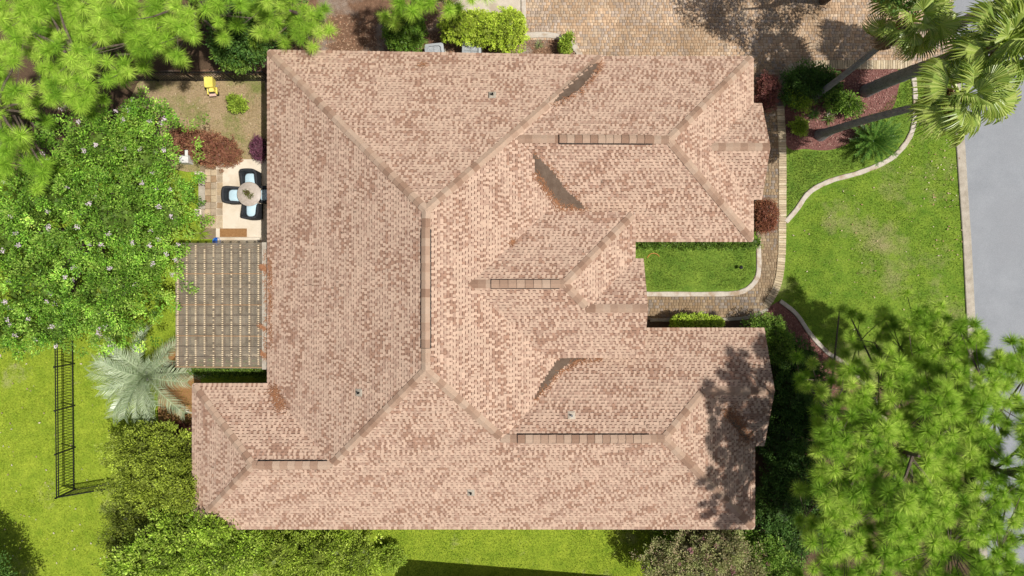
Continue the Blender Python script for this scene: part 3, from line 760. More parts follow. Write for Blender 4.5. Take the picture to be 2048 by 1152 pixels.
# raised planter edges beside the path
for (a, b, lab) in [((398,346),(412,352),'pale rendered planter end with grey cap nearest the red shrub'), ((398,420),(411,434),'pale rendered planter end beside the spiky palm')]:
    x0, y1, _ = W(*a); x1, y0, _ = W(*b)
    pl = empty('planter', ((x0+x1)/2, (y0+y1)/2, 0)); tag(pl, lab, 'planter', 'planters beside the garden path')
    MB().bevbox((x0-x1)/2,(y0-y1)/2,0,(x1-x0)/2,(y1-y0)/2,0.42,0.02).build('body', M['patio'], pl)
    MB().bevbox((x0-x1)/2+0.05,(y0-y1)/2+0.05,0.415,(x1-x0)/2-0.05,(y1-y0)/2-0.05,0.45,0.01).build('cap', M['kerb'], pl)
x0, y1, _ = W(398, 356); x1, y0, _ = W(411, 418)
pb = MB(); pb.box(x0, y0, 0, x1, y1, 0.05); o = pb.build('planter_bed', M['kerb']); tag(o, 'brown planting strip between the two rendered planters', 'planting bed')
st = MB(); x0, y1, _ = W(438, 475); x1, y0, _ = W(522, 486); st.bevbox(x0, y0, 0.0, x1, y1, 0.16, 0.015)
tag(st.build('patio_step', M['patio']), 'low cream step between brown mat and pergola', 'step')
dm = MB(); x0, y1, _ = W(440, 457); x1, y0, _ = W(494, 474); dm.bevbox(x0, y0, 0.012, x1, y1, 0.03, 0.006)
tag(dm.build('door_mat', M['mat']), 'long brown coir mat lying on the patio', 'mat')
bx = empty('utility_box', W(378, 322)); tag(bx, 'white box half under the flowering tree beside red groundcover', 'box')
MB().bevbox(-0.18,-0.16,0,0.18,0.16,0.5,0.03).build('body', M['white_trim'], bx); MB().bevbox(0.08,0.1,0.5,0.2,0.35,0.56,0.02).build('lid', M['white_trim'], bx)
tp = empty('blue_tub', W(437, 484)); tag(tp, 'small blue plastic tub at the pergola corner', 'tub')
MB().lathe([(0.13,0),(0.17,0.2),(0.175,0.2),(0.155,0.19),(0.12,0.03),(0,0.03)], 18).build('body', M['blue'], tp); MB().tube([(-0.17,0,0.2),(-0.1,0,0.27),(0.1,0,0.27),(0.17,0,0.2)], 0.008, 5).build('handle', M['metal'], tp)

pg = empty('pergola', W(440, 611)); PX, PY, _ = pg.location
tag(pg, 'patio roof of smoky corrugated plastic sheets on timber purlins', 'pergola')
def zr(x): return 2.42 + (x + 12.8)/3.45*0.22            # falls away from the house
X0, X1, Y0, Y1 = -12.82, -9.36, -3.02, 1.70
nsh = 12; sw_ = (Y1 - Y0)/nsh
ny = 26
for k in range(nsh):
    ya = Y0 + k*sw_ - 0.03; yb = ya + sw_ + 0.05; V = []; F = []
    dz = 0.004*(k % 2) + 0.002*k/nsh
    for i, x in enumerate((X0, X1)):
        for j in range(ny+1):
            y = ya + (yb-ya)*j/ny
            V.append((x-PX, y-PY, zr(x) + 0.014*math.cos(2*math.pi*(y-Y0)/0.0785) + 0.02 + dz))
    F = [(j, j+1, ny+1+j+1, ny+1+j) for j in range(ny)]
    me = bpy.data.meshes.new('roof_sheet'); me.from_pydata(V, [], F); me.update(); me.materials.append(M['sheet'])
    me.polygons.foreach_set("use_smooth", [True]*len(me.polygons))
    link('roof_sheet', me, pg)
    lp = MB(); lp.bar((X0-PX, ya+0.05-PY, zr(X0)+0.046), (X1-PX, ya+0.05-PY, zr(X1)+0.046), 0.026, 0.008); lp.build('lap_strip', M['bark'] if k % 3 else M['wood'], pg)
for k in range(10):
    x = X0 + 0.10 + k*(X1-X0-0.32)/9
    b = MB(); b.bar((x-PX, Y0+0.02-PY, zr(x)-0.062), (x-PX, Y1-0.02-PY, zr(x)-0.062), 0.05, 0.11); pu = b.build('purlin', M['wood'], pg)
    cs = MB(); y = Y0 + 0.05
    while y < Y1 - 0.05:
        if rng.random() < 0.9: cs.box(x-0.03-PX, y-PY, zr(x)+0.036, x+0.03-PX, y+0.042+rng.uniform(-0.01,0.012)-PY, zr(x)+0.046)
        y += 0.0785
    tag(cs.build('closure_strip', M['closure'], pu), kind='stuff')
for x in (X0+0.15, X0+1.75, X1-0.1):
    b = MB(); b.bar((x-PX, Y0+0.05-PY, 2.2), (x-PX, Y1-0.05-PY, 2.2), 0.06, 0.16); b.build('beam', M['wood'], pg)
for y in (Y0+0.15, Y0+1.65, Y1-1.65, Y1-0.15):
    b = MB(); b.bar((X0+0.05-PX, y-PY, 2.29), (X1-PX, y-PY, 2.46), 0.05, 0.1); b.build('rafter', M['wood'], pg)
for y in (Y0+0.15, (Y0+Y1)/2, Y1-0.15):
    MB().box(X0+0.09-PX, y-0.06-PY, 0, X0+0.21-PX, y+0.06-PY, 2.12).build('post', M['wood'], pg)
gt = MB(); gt.box(-9.42-PX, Y0-0.05-PY, 2.70, -9.13-PX, Y1+0.02-PY, 2.735); gt.build('flashing_board', M['kerb'], pg)
straw_heap('pine_straw', [(533,500),(531,560),(534,600),(531,680),(534,720)], 2.735, 180, 0.04, None, False, 2.735, lift=0.006)
s_ = bpy.data.objects['pine_straw'] if False else None
for o in [o for o in COL.objects if o.name.startswith('pine_straw') and o.parent is None]:
    o.parent = pg; o.location = (-PX, -PY, 0)
for (a, b) in [((526,530),(536,545)),((520,650),(534,660)),((524,705),(534,715)),((522,533),(530,538))]:
    o = straw_heap('pine_straw', [a, b], 2.66, 72, 0.045, pg, False, 2.70, lift=0.03); o.location = (-PX, -PY, 0)
# table, pot and chairs
tx, ty, _ = W(498, 388, 0.74)
tb = empty('patio_table', (tx, ty, 0.01)); tag(tb, 'round beige table between wicker chairs on cream patio', 'table')
MB().lathe([(0,0.70),(0.48,0.70),(0.495,0.715),(0.48,0.73),(0.0,0.735)], 40).build('table_top', M['table'], tb, True)
MB().lathe([(0.28,0),(0.29,0.03),(0.08,0.08),(0.06,0.4),(0.09,0.66),(0.2,0.705)], 20).build('pedestal', M['black_metal'], tb, True)
pt = empty('potted_plant', (tx-0.02, ty+0.02, 0.745)); tag(pt, 'small leafy plant in cream pot on the round table', 'potted plant')
MB().lathe([(0.09,0),(0.14,0.16),(0.15,0.17),(0.135,0.175),(0.12,0.15),(0,0.15)], 24).build('pot', M['pot'], pt, True)
MB().lathe([(0.13,0.152),(0.06,0.165),(0,0.168)], 16).build('soil', M['soil'], pt)
def rrect(x0, x1, y0, y1, r, n=5):
    P = []
    for cx, cy, a0 in ((x1-r,y0+r,-90),(x1-r,y1-r,0),(x0+r,y1-r,90),(x0+r,y0+r,180)):
        for k in range(n+1):
            a = R(a0 + 90*k/n); P.append((cx + r*math.cos(a), cy + r*math.sin(a)))
    return P
def chair(loc, rz, label):
    """wicker tub chair facing +y"""
    c = empty('patio_chair', loc, rz); tag(c, label, 'chair', 'wicker chairs around the patio table')
    sh = MB(); outer = []; 
    # back and arms as one swept shell
    path = [(0.33,0.30),(0.345,0.0),(0.34,-0.22),(0.26,-0.33),(0.0,-0.36),(-0.26,-0.33),(-0.34,-0.22),(-0.345,0.0),(-0.33,0.30)]
    path = smooth_line(path, 4); n = len(path); vs = []; fs = []
    for i, (a, b) in enumerate(path):
        t = abs(i/(n-1)*2-1); h = 0.86 - 0.22*max(0, (t-0.35)/0.65)**0.7
        l = math.hypot(a, b); ia, ib = a - a/l*0.10, b - b/l*0.10
        vs += [(a, b, 0.16), (a*1.02, b*1.02, h-0.03), (a*0.99, b*0.99, h), (ia*1.02, ib*1.02, h), (ia, ib, h-0.03), (ia, ib, 0.3)]
    for i in range(n-1):
        for k in range(5): fs.append((i*6+k, i*6+k+1, (i+1)*6+k+1, (i+1)*6+k))
    fs += [(5,4,3,2,1,0), tuple((n-1)*6+k for k in range(6))]
    sh.add(vs, fs); sh.build('backrest', M['wicker'], c, True)
    MB().prism(rrect(-0.30,0.30,-0.30,0.33,0.08), 0.26, 0.36).build('seat', M['wicker'], c)
    cu = MB(); pr = rrect(-0.235,0.235,-0.22,0.36,0.14); 
    vs = [(p[0], p[1], 0.37) for p in pr] + [(p[0]*1.02, p[1]*1.02, 0.42) for p in pr] + [(p[0]*0.9, p[1]*0.9, 0.455) for p in pr]
    m = len(pr); cu.add(vs, [(i,(i+1)%m,m+(i+1)%m,m+i) for i in range(m)] + [(m+i,m+(i+1)%m,2*m+(i+1)%m,2*m+i) for i in range(m)] + [tuple(range(2*m,3*m))]); cu.build('cushion', M['cushion'], c, True)
    for a, b in ((0.3,0.3),(-0.3,0.3),(0.28,-0.28),(-0.28,-0.28)):
        MB().tube([(a,b,0),(a*0.97,b*0.97,0.28)], [0.02,0.025], 8).build('leg', M['black_metal'], c)
chair((tx-0.04, ty+0.66, 0.012), R(180), 'wicker chair with blue cushion on the red shrub side of the table')
chair((tx-0.72, ty-0.02, 0.012), R(-90), 'wicker chair with blue cushion on the garden path side of the table')
chair((tx+0.02, ty-0.66, 0.012), R(0), 'wicker chair with blue cushion between table and brown mat')
chair((tx+0.70, ty+0.0, 0.012), R(90), 'wicker chair with blue cushion half hidden under the roof eave')

# ------------------------------------------------------------------ fences
def fence(name, runs, h, label, spacing=0.115):
    o0 = runs[0][0]; f = empty(name, (o0[0], o0[1], 0)); tag(f, label, 'fence', 'black metal picket fences')
    ox, oy = o0[0], o0[1]
    pk = MB(); pk.box(-0.009,-0.009,0.05,0.009,0.009,h-0.03); pm = pk.mesh('picket', M['black_metal'])
    ps = MB(); ps.box(-0.028,-0.028,-0.1,0.028,0.028,h+0.03); ps.box(-0.034,-0.034,h+0.03,0.034,0.034,h+0.045); psm = ps.mesh('post', M['black_metal'])
    for a, b in runs:
        a = Vector((a[0]-ox, a[1]-oy, 0)); b = Vector((b[0]-ox, b[1]-oy, 0)); d = b-a; L = d.length; d.normalize(); an = math.atan2(d.y, d.x)
        for z in (0.12, h-0.16, h-0.03):
            MB().bar(a+Vector((0,0,z)), b+Vector((0,0,z)), 0.03, 0.032).build('rail', M['black_metal'], f)
        n = int(L/spacing)
        for k in range(1, n):
            o = link('picket', pm, f); o.location = a + d*(L*k/n); o.rotation_euler = (rng.normal(0,0.004), rng.normal(0,0.004), an)
        m = max(1, round(L/1.75))
        for k in range(m+1):
            o = link('post', psm, f); o.location = a + d*(L*k/m); o.rotation_euler = (0,0,an)
fence('metal_fence', [(W(147,560), W(151,978)), (W(151,978), W(330,948))], 1.22, 'black picket fence turning a corner on the back lawn')
fence('metal_fence', [(W(240,162), W(545,162))], 1.22, 'black picket fence between pines and house behind yellow cart')

# ------------------------------------------------------------------ small things about the house
def ac_unit(px, py, rz, label, z=0.9):
    x, y, _ = W(px, py, z); a = empty('air_conditioner', (x, y, 0), rz); tag(a, label, 'air conditioner', 'outdoor air conditioners by the wall')
    MB().prism(rrect(-0.42,0.42,-0.42,0.42,0.05), -0.02, 0.06).build('pad', M['kerb'], a)
    MB().prism(rrect(-0.37,0.37,-0.37,0.37,0.09), 0.06, 0.80).build('body', M['ac_body'], a)
    tp = MB(); n = 32; o = rrect(-0.385,0.385,-0.385,0.385,0.1, 7); vs = [(p[0],p[1],0.80) for p in o] + [(p[0],p[1],0.86) for p in o]
    inn = []
    for p in o:
        an = math.atan2(p[1], p[0]); inn.append((0.345*math.cos(an), 0.345*math.sin(an), 0.885))
    m = len(o); vs += inn + [(q[0], q[1], 0.76) for q in inn]
    tp.add(vs, [(i,(i+1)%m,m+(i+1)%m,m+i) for i in range(m)] + [(m+i,m+(i+1)%m,2*m+(i+1)%m,2*m+i) for i in range(m)] + [(2*m+i,2*m+(i+1)%m,3*m+(i+1)%m,3*m+i) for i in range(m)])
    tp.build('top_cover', M['ac_body'], a)
    fb = MB(); fb.lathe([(0,0.77),(0.36,0.77)], 28); fb.build('fan_well', M['rubber'], a)
    fn = MB()
    for k in range(4):
        t = k*math.pi/2 + 0.3; c, s = math.cos(t), math.sin(t)
        fn.add([(0.05*c-0.03*s,0.05*s+0.03*c,0.79),(0.26*c-0.1*s,0.26*s+0.1*c,0.80),(0.28*c+0.08*s,0.28*s-0.08*c,0.76),(0.05*c+0.03*s,0.05*s-0.03*c,0.77)],[(0,1,2,3)])
    fn.lathe([(0.06,0.76),(0.06,0.81),(0,0.815)], 12); fn.build('fan', M['metal'], a)
    g = MB()
    for rr in (0.08,0.15,0.22,0.29):
        g.tube([(rr*math.cos(2*math.pi*k/24), rr*math.sin(2*math.pi*k/24), 0.885) for k in range(25)], 0.0035, 4)
    for k in range(8):
        t = k*math.pi/4; g.tube([(0,0,0.89),(0.3*math.cos(t),0.3*math.sin(t),0.885)], 0.005, 4)
    g.build('grille', M['metal'], a)
ac_unit(869, 105, 0.1, 'grey air conditioner nearest the dark round bush')
ac_unit(943, 101, -0.05, 'grey air conditioner tucked against the trimmed yellow green hedge')

yc = empty('yellow_cart', W(429, 180), R(4)); yc.scale = (0.88, 0.88, 0.88); tag(yc, 'yellow plastic wheeled cart on bare soil by the fence', 'cart')
t_ = MB(); pr = rrect(-0.2,0.2,-0.06,0.46,0.07); m = len(pr)
t_.add([(p[0]*0.86,p[1]*0.9+0.02,0.22) for p in pr]+[(p[0],p[1],0.62) for p in pr]+[(p[0]*0.93,p[1]*0.95+0.01,0.66) for p in pr],
       [(i,(i+1)%m,m+(i+1)%m,m+i) for i in range(m)]+[(m+i,m+(i+1)%m,2*m+(i+1)%m,2*m+i) for i in range(m)]+[tuple(range(2*m,3*m))]); t_.build('body', M['yellow'], yc)
for yy in (0.08, 0.3):
    w_ = MB(); w_.tube([(-0.30,yy,0.2),(-0.22,yy,0.2)], 0.14, 18); wo = w_.build('wheel', M['rubber'], yc); MB().tube([(-0.306,yy,0.2),(-0.298,yy,0.2)], 0.07, 12).build('hub', M['yellow'], wo)
MB().box(-0.28,0.02,0.36,-0.2,0.4,0.44).build('side_rail', M['yellow'], yc)
MB().prism(rrect(-0.06,0.16,-0.22,-0.05,0.05), 0.2, 0.48).build('engine_cover', M['yellow'], yc)
MB().prism(rrect(-0.12,-0.05,-0.2,-0.08,0.02), 0.2, 0.42).build('battery', M['metal'], yc)
MB().box(-0.02,-0.26,0.22,0.14,-0.2,0.4).build('front_panel', M['rubber'], yc)
for s in (-1, 1): MB().bar((0.02+s*0.21,0.0,0.3),(0.04+s*0.2,-0.3,0.34), 0.06, 0.1).build('fender', M['yellow'], yc)
MB().bevbox(-0.14,-0.38,0.24,0.18,-0.26,0.33,0.02).build('front_tray', M['pink_tray'], yc)
for yy in (0.02, 0.06): MB().tube([(0.2,yy,0.4),(0.36,yy+0.01,0.42)], 0.008, 5).build('lever', M['metal'], yc)
for s in (-1, 1): MB().tube([(0.02+s*0.17-0.03,-0.22,0.1),(0.02+s*0.17+0.03,-0.22,0.1)], 0.1, 14).build('wheel', M['rubber'], yc)

hs = MB(); cx, cy, _ = W(1307, 517); hs.tube([(cx+0.27*math.cos(a), cy+0.27*math.sin(a)-0.05, 0.03) for a in np.linspace(0.5, 2.9, 16)], 0.014, 6)
tag(hs.build('garden_hose', M['hose']), 'short orange hose loop lying in the courtyard grass', 'hose')
gl = empty('garden_light', W(1478, 535)); tag(gl, 'small black path light in the courtyard grass', 'garden light')
MB().tube([(0,0,-0.05),(0,0,0.25)], 0.012, 8).build('stake', M['black_metal'], gl); MB().lathe([(0.03,0.25),(0.08,0.26),(0.07,0.3),(0,0.33)], 16).build('lamp_shade', M['black_metal'], gl); MB().lathe([(0.03,0.2),(0.03,0.25)], 12).build('lens', M['glass'], gl)

# neighbour's house, just out of the picture below; only its shadow reaches in
nh = empty('neighbour_house', (3.8, -17.85, 0)); tag(nh, 'neighbouring house whose shadow lies on the side lawn', 'house')
nh.rotation_euler = (0, 0, R(-4.6))
MB().box(-7.2,-4.5,-0.1,7.2,5.0,2.9).build('wall', M['wall'], nh)
rf = MB(); rf.add([(-7.8,-5.2,2.95),(7.8,-5.2,2.95),(7.8,5.65,2.95),(-7.8,5.65,2.95),(-2.4,0.2,5.9),(2.4,0.2,5.9)],[(0,1,5,4),(1,2,5),(2,3,4,5),(3,0,4),(3,2,1,0)]); rf.build('roof', M['membrane'], nh)

# ------------------------------------------------------------------ vegetation builders
def unit(v): return v / (np.linalg.norm(v, axis=-1, keepdims=True) + 1e-9)
def rand_dir(r, n): return unit(r.normal(size=(n, 3)))

def leaf_quads(P, D, Nn, size, wid):
    """leaf from P along D with face normal Nn"""
    S = unit(np.cross(Nn, D)); n = len(P); size = size[:,None]
    V = np.empty((n, 4, 3))
    V[:,0] = P; V[:,2] = P + D*size
    V[:,1] = P + D*size*0.45 + S*size*wid/2 + Nn*size*0.08; V[:,3] = P + D*size*0.45 - S*size*wid/2 + Nn*size*0.08
    return V.reshape(-1, 3)

def leaf_cloud(r, lobes, n, leaf, wid, cols, clump=0.22, per=28, droop=0.0, up=0.5, shell=(0.72, 1.03), zmin=-0.35, var=0.22, lump=0.12):
    """leaves gathered in clumps over lobes (centre, radii); returns V,F,C"""
    area = np.array([rr[0]*rr[1] + rr[0]*rr[2] + rr[1]*rr[2] for _, rr in lobes]); area = area/area.sum()
    nc = max(6, n//per); li = r.choice(len(lobes), nc, p=area)
    C = np.array([l[0] for l in lobes])[li]; Rr = np.array([l[1] for l in lobes])[li]
    for k in range(len(lobes)):
        ids = np.flatnonzero(li == k); m_ = len(ids); kk = np.arange(m_) + 0.5
        zf = 1 - (1-zmin)*kk/max(1, m_); li_ph = kk*2.39996 + k; q_ = np.sqrt(np.maximum(0, 1-zf*zf))
        if k == 0: d = np.zeros((nc, 3))
        d[ids] = np.stack([q_*np.cos(li_ph), q_*np.sin(li_ph), zf], -1)
    d = unit(d + r.normal(0, 0.10, d.shape))
    bump = 1 + lump*(np.sin(d[:,0]*5 + li)*np.sin(d[:,1]*5.5+li*2) + np.sin(d[:,2]*6 + d[:,0]*3))
    cc = C + d*Rr*(r.uniform(*shell, nc)*bump)[:,None]
    # drop clumps buried deep in another lobe
    keep = np.ones(nc, bool)
    for k, (lc, lr) in enumerate(lobes):
        q = np.linalg.norm((cc - np.array(lc))/np.array(lr), axis=1); keep &= ~((q < 0.62) & (li != k))
    keep &= cc[:,2] > 0.05
    cc = cc[keep]; d = d[keep]; nc = len(cc)
    ctint = r.normal(0, var*0.7, nc); cpick = r.random(nc)
    ci = r.integers(0, nc, n)
    off = rand_dir(r, n)*(r.random(n)**0.5)[:,None]*clump*np.array([1, 1, 0.75])
    P = cc[ci] + off; P[:,2] = np.maximum(P[:,2], 0.03)
    out = unit(d[ci] + unit(off)*0.8 + r.normal(0, 0.45, (n,3)))
    out[:,2] -= droop; out = unit(out)
    nn = unit(np.array([0,0,1.0])*up + out*0.25 + rand_dir(r, n)*0.6)
    nn = unit(nn - out*np.sum(nn*out, 1, keepdims=True))
    size = leaf*r.uniform(0.65, 1.25, n)
    V = leaf_quads(P, out, nn, size, wid)
    F = np.arange(n*4).reshape(-1, 4)
    cols = np.array(cols); w = r.random(n)*0.55 + cpick[ci]*0.45
    k = np.clip(w*(len(cols)-1), 0, len(cols)-1.001); k0 = k.astype(int); f = (k-k0)[:,None]
    c = cols[k0]*(1-f) + cols[k0+1]*f if len(cols) > 1 else np.repeat(cols, n, 0)
    c = c*np.exp(ctint[ci] + r.normal(0, var*0.5, n))[:,None]
    return V, F, c

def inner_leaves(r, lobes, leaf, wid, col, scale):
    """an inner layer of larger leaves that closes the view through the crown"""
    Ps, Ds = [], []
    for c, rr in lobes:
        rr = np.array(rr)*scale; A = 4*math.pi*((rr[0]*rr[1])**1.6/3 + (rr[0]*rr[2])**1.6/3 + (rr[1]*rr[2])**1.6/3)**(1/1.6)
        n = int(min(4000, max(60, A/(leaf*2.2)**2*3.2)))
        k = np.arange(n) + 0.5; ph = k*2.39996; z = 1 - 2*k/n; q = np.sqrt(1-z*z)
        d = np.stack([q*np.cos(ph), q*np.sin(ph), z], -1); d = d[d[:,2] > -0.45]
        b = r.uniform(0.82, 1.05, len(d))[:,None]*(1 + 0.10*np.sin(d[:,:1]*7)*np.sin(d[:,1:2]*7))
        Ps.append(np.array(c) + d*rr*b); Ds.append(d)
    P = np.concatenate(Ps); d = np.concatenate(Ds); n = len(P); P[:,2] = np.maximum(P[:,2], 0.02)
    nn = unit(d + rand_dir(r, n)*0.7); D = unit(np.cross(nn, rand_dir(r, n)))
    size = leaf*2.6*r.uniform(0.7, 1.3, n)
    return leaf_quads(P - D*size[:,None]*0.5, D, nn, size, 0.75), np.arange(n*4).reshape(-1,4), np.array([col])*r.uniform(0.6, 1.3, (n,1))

def shrub(name, label, cat, lobes, n, leaf, wid, cols, seed, group=None, stems=3, core=0.74, flowers=None, bark='bark', trunk=None, core_col=None, **kw):
    r = np.random.default_rng(seed)
    bx_ = np.mean([l[0][0] for l in lobes]); by_ = np.mean([l[0][1] for l in lobes])
    base = trunk[0] if trunk else (bx_, by_, 0.0)
    root = empty(name, (base[0], base[1], 0)); tag(root, label, cat, group)
    O = np.array([base[0], base[1], 0.0])
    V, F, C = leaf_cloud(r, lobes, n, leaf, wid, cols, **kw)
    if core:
        v2, f2, c2 = inner_leaves(r, lobes, leaf, wid, core_col if core_col is not None else np.mean(np.array(cols), 0)*0.5, core*0.96)  # default inner leaf colour is darkened, painting shade into the crown's hollows
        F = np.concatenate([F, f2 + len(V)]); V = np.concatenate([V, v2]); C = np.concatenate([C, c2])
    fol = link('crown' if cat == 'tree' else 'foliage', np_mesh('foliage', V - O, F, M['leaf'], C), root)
    mb = MB()
    if trunk:
        r0 = trunk[1]
        for lc, lr in lobes:
            e = Vector(lc) - Vector(O); s0 = Vector((r.uniform(-0.1,0.1), r.uniform(-0.1,0.1), 0)); h = Vector((e.x*0.25, e.y*0.25, e.z*0.45))
            mb.tube([s0, h, e*0.75, e + Vector((0,0,lr[2]*0.3))], [r0, r0*0.75, r0*0.45, r0*0.15], 8)
    else:
        for k in range(stems):
            lc, lr = lobes[k % len(lobes)]; e = Vector(lc) - Vector(O)
            mb.tube([(e.x*0.5+r.uniform(-0.06,0.06), e.y*0.5+r.uniform(-0.06,0.06), -0.03), (e.x*0.8, e.y*0.8, e.z*0.6), (e.x, e.y, e.z + lr[2]*0.3)], [0.03,0.022,0.01], 6)
    mb.build('trunk' if trunk else 'stem', M[bark], root)
    if flowers:
        nf, fc, fs = flowers
        for _ in range(nf):
            li = r.integers(0, len(lobes)); lc, lr = lobes[li]
            d = rand_dir(r, 1)[0]; d[2] = abs(d[2])*0.8 + 0.25; d = d/np.linalg.norm(d)
            p = np.array(lc) + d*np.array(lr)*1.06
            m = 26; pp = p + np.clip(r.normal(0, fs*0.4, (m,3)), -fs*0.7, fs*0.7)*np.array([1,1,0.6])
            vv = leaf_quads(pp, rand_dir(r, m), rand_dir(r, m), np.full(m, fs*0.6), 0.8)
            link('flower_cluster', np_mesh('flower_cluster', vv - O, np.arange(m*4).reshape(-1,4), M['leaf'], np.array([fc])*r.uniform(0.8,1.1,(m,1))), root)
    return root

def px_lobe(px, py, z, rpx, rpy, rz):
    """lobe seen at a pixel with pixel radii, centre height z"""
    k = (CAM_H - z)/(CAM_H*PPM); x, y, _ = W(px, py, z); return ((x, y, z), (rpx*k, rpy*k, rz))

# --- pines: tufts of long needles at branch ends
def pine(label, base, lobes, ntuft, seed, cols, tuft=0.42, needles=64, group='pines', trunk_r=0.17, sparse=0.0, up=0.55, name='pine_tree', nbr=1.0, width=0.013, zlow=-0.15, gap=0.72, xmin=-99):
    r = np.random.default_rng(seed); O = np.array([base[0], base[1], 0.0])
    root = empty(name, (base[0], base[1], 0)); tag(root, label, 'tree', group)
    area = np.array([rr[0]*rr[1] for _, rr in lobes]); area = area/area.sum()
    pts = []; dirs = []; tries = 0; pads = []
    while len(pads) < max(4, ntuft//5) and tries < 9000:
        tries += 1
        k = r.choice(len(lobes), p=area); c, rr = np.array(lobes[k][0]), np.array(lobes[k][1])
        d = rand_dir(r, 1)[0]
        if d[2] < zlow: continue
        p = c + d*rr*r.uniform(0.5, 1.02); pr = tuft*r.uniform(1.3, 2.5)
        if p[2] < 1.2 or p[0] < xmin or any(np.linalg.norm((p - q[0])[:2]) < (pr + q[2])*gap for q in pads): continue
        pads.append((p, d, pr))
    sd = np.array(SUN_DIR)
    for p, d, pr in pads:
        mine = []
        for _ in range(int(6*(pr/tuft)**2) + 6):
            o = rand_dir(r, 1)[0]*pr*math.sqrt(r.random())*np.array([1, 1, 0.4]); o[2] = abs(o[2]) - 0.5*np.hypot(o[0], o[1])**2/pr
            q = p + o; ts_ = tuft*r.uniform(0.72, 1.05)
            if mine and min(np.linalg.norm(q - x) for x in mine) < ts_: continue
            mine.append(q); dirs.append(unit(o*np.array([1,1,0])/pr*0.8 + d*np.array([0.35,0.35,0.1]) + np.array([0,0,up]) + r.normal(0,0.15,3)))
        pts += mine
        for q in list(mine):
            if r.random() < 0.5:
                q2 = q + sd*r.uniform(1.0, 2.4) + r.normal(0, 0.18, 3)
                if q2[2] > 0.8 and q2[0] > xmin: pts.append(q2); dirs.append(unit(np.array([0,0,0.8]) + r.normal(0,0.4,3)))
    pts = np.array(pts); dirs = np.array(dirs); n = len(pts)
    # needles
    tid = np.repeat(np.arange(n), needles); m = len(tid)
    a = dirs[tid]; q = rand_dir(r, m); perp = unit(q - a*np.sum(q*a, 1, keepdims=True))
    ang = np.arccos(np.clip(1 - r.random(m)*1.3, -1, 1)); nd = unit(a*np.cos(ang)[:,None] + perp*np.sin(ang)[:,None])
    ts = r.uniform(0.75, 1.15, n)
    L = tuft*ts[tid]*r.uniform(0.75, 1.1, m)
    b = pts[tid] - a*(r.uniform(0, 0.5, m)*tuft)[:,None] + perp*0.012
    tip = b + nd*L[:,None]; tip[:,2] -= 0.12*L*(np.sin(ang)**2)
    side = unit(np.cross(nd, rand_dir(r, m)))*width/2
    V = np.stack([b - side, b + side, tip], 1).reshape(-1,3)
    F = np.arange(m*3).reshape(-1,3)
    cols = np.array(cols); tc = r.random(n); w = np.clip(tc[tid]*0.6 + r.random(m)*0.4, 0, 0.999)*(len(cols)-1); k0 = w.astype(int); f = (w-k0)[:,None]
    C = (cols[k0]*(1-f) + cols[np.minimum(k0+1, len(cols)-1)]*f)*r.uniform(0.8,1.2,(m,1))
    link('crown', np_mesh('crown', V - O, F, M['needle'], C), root)
    # trunk and boughs
    mb = MB(); top = np.mean(np.array([l[0] for l in lobes]), 0) - O
    zt = max(l[0][2] + l[1][2]*0.6 for l in lobes)
    tp = [Vector((0,0,-0.1)), Vector((top[0]*0.25, top[1]*0.25, zt*0.3)), Vector((top[0]*0.65, top[1]*0.65, zt*0.62)), Vector((top[0], top[1], zt))]
    mb.tube(tp, [trunk_r*1.25, trunk_r, trunk_r*0.7, trunk_r*0.25], 10)
    tk = mb.build('trunk', M['bark'], root)
    groups_ = {}
    for i in range(n):
        key = (int(math.floor(math.atan2(*(pts[i]-O-top)[1::-1])*1.6)), int(pts[i][2]/1.3)); groups_.setdefault(key, []).append(i)
    for key, ids in groups_.items():
        P_ = pts[ids] - O; mid = P_.mean(0); far = P_[np.argmax(np.linalg.norm(P_[:,:2]-top[:2], axis=1))]
        za = max(0.5, mid[2]-0.7); t = min(1, za/zt); tx_ = Vector((top[0]*t, top[1]*t, za))
        jm = Vector(mid) - Vector((0,0,0.25))
        bb = MB(); bb.tube([tx_, (tx_+jm)/2 + Vector((0,0,0.1)), jm], [0.055,0.04,0.022], 6)
        for i in ids:
            e = Vector(pts[i]-O) - Vector(dirs[i])*0.1
            bb.tube([jm, (jm+e)/2 - Vector((0,0,0.06)), e], [0.018,0.014,0.010], 4, False)
        bb.build('bough', M['bark'], root)
    return root

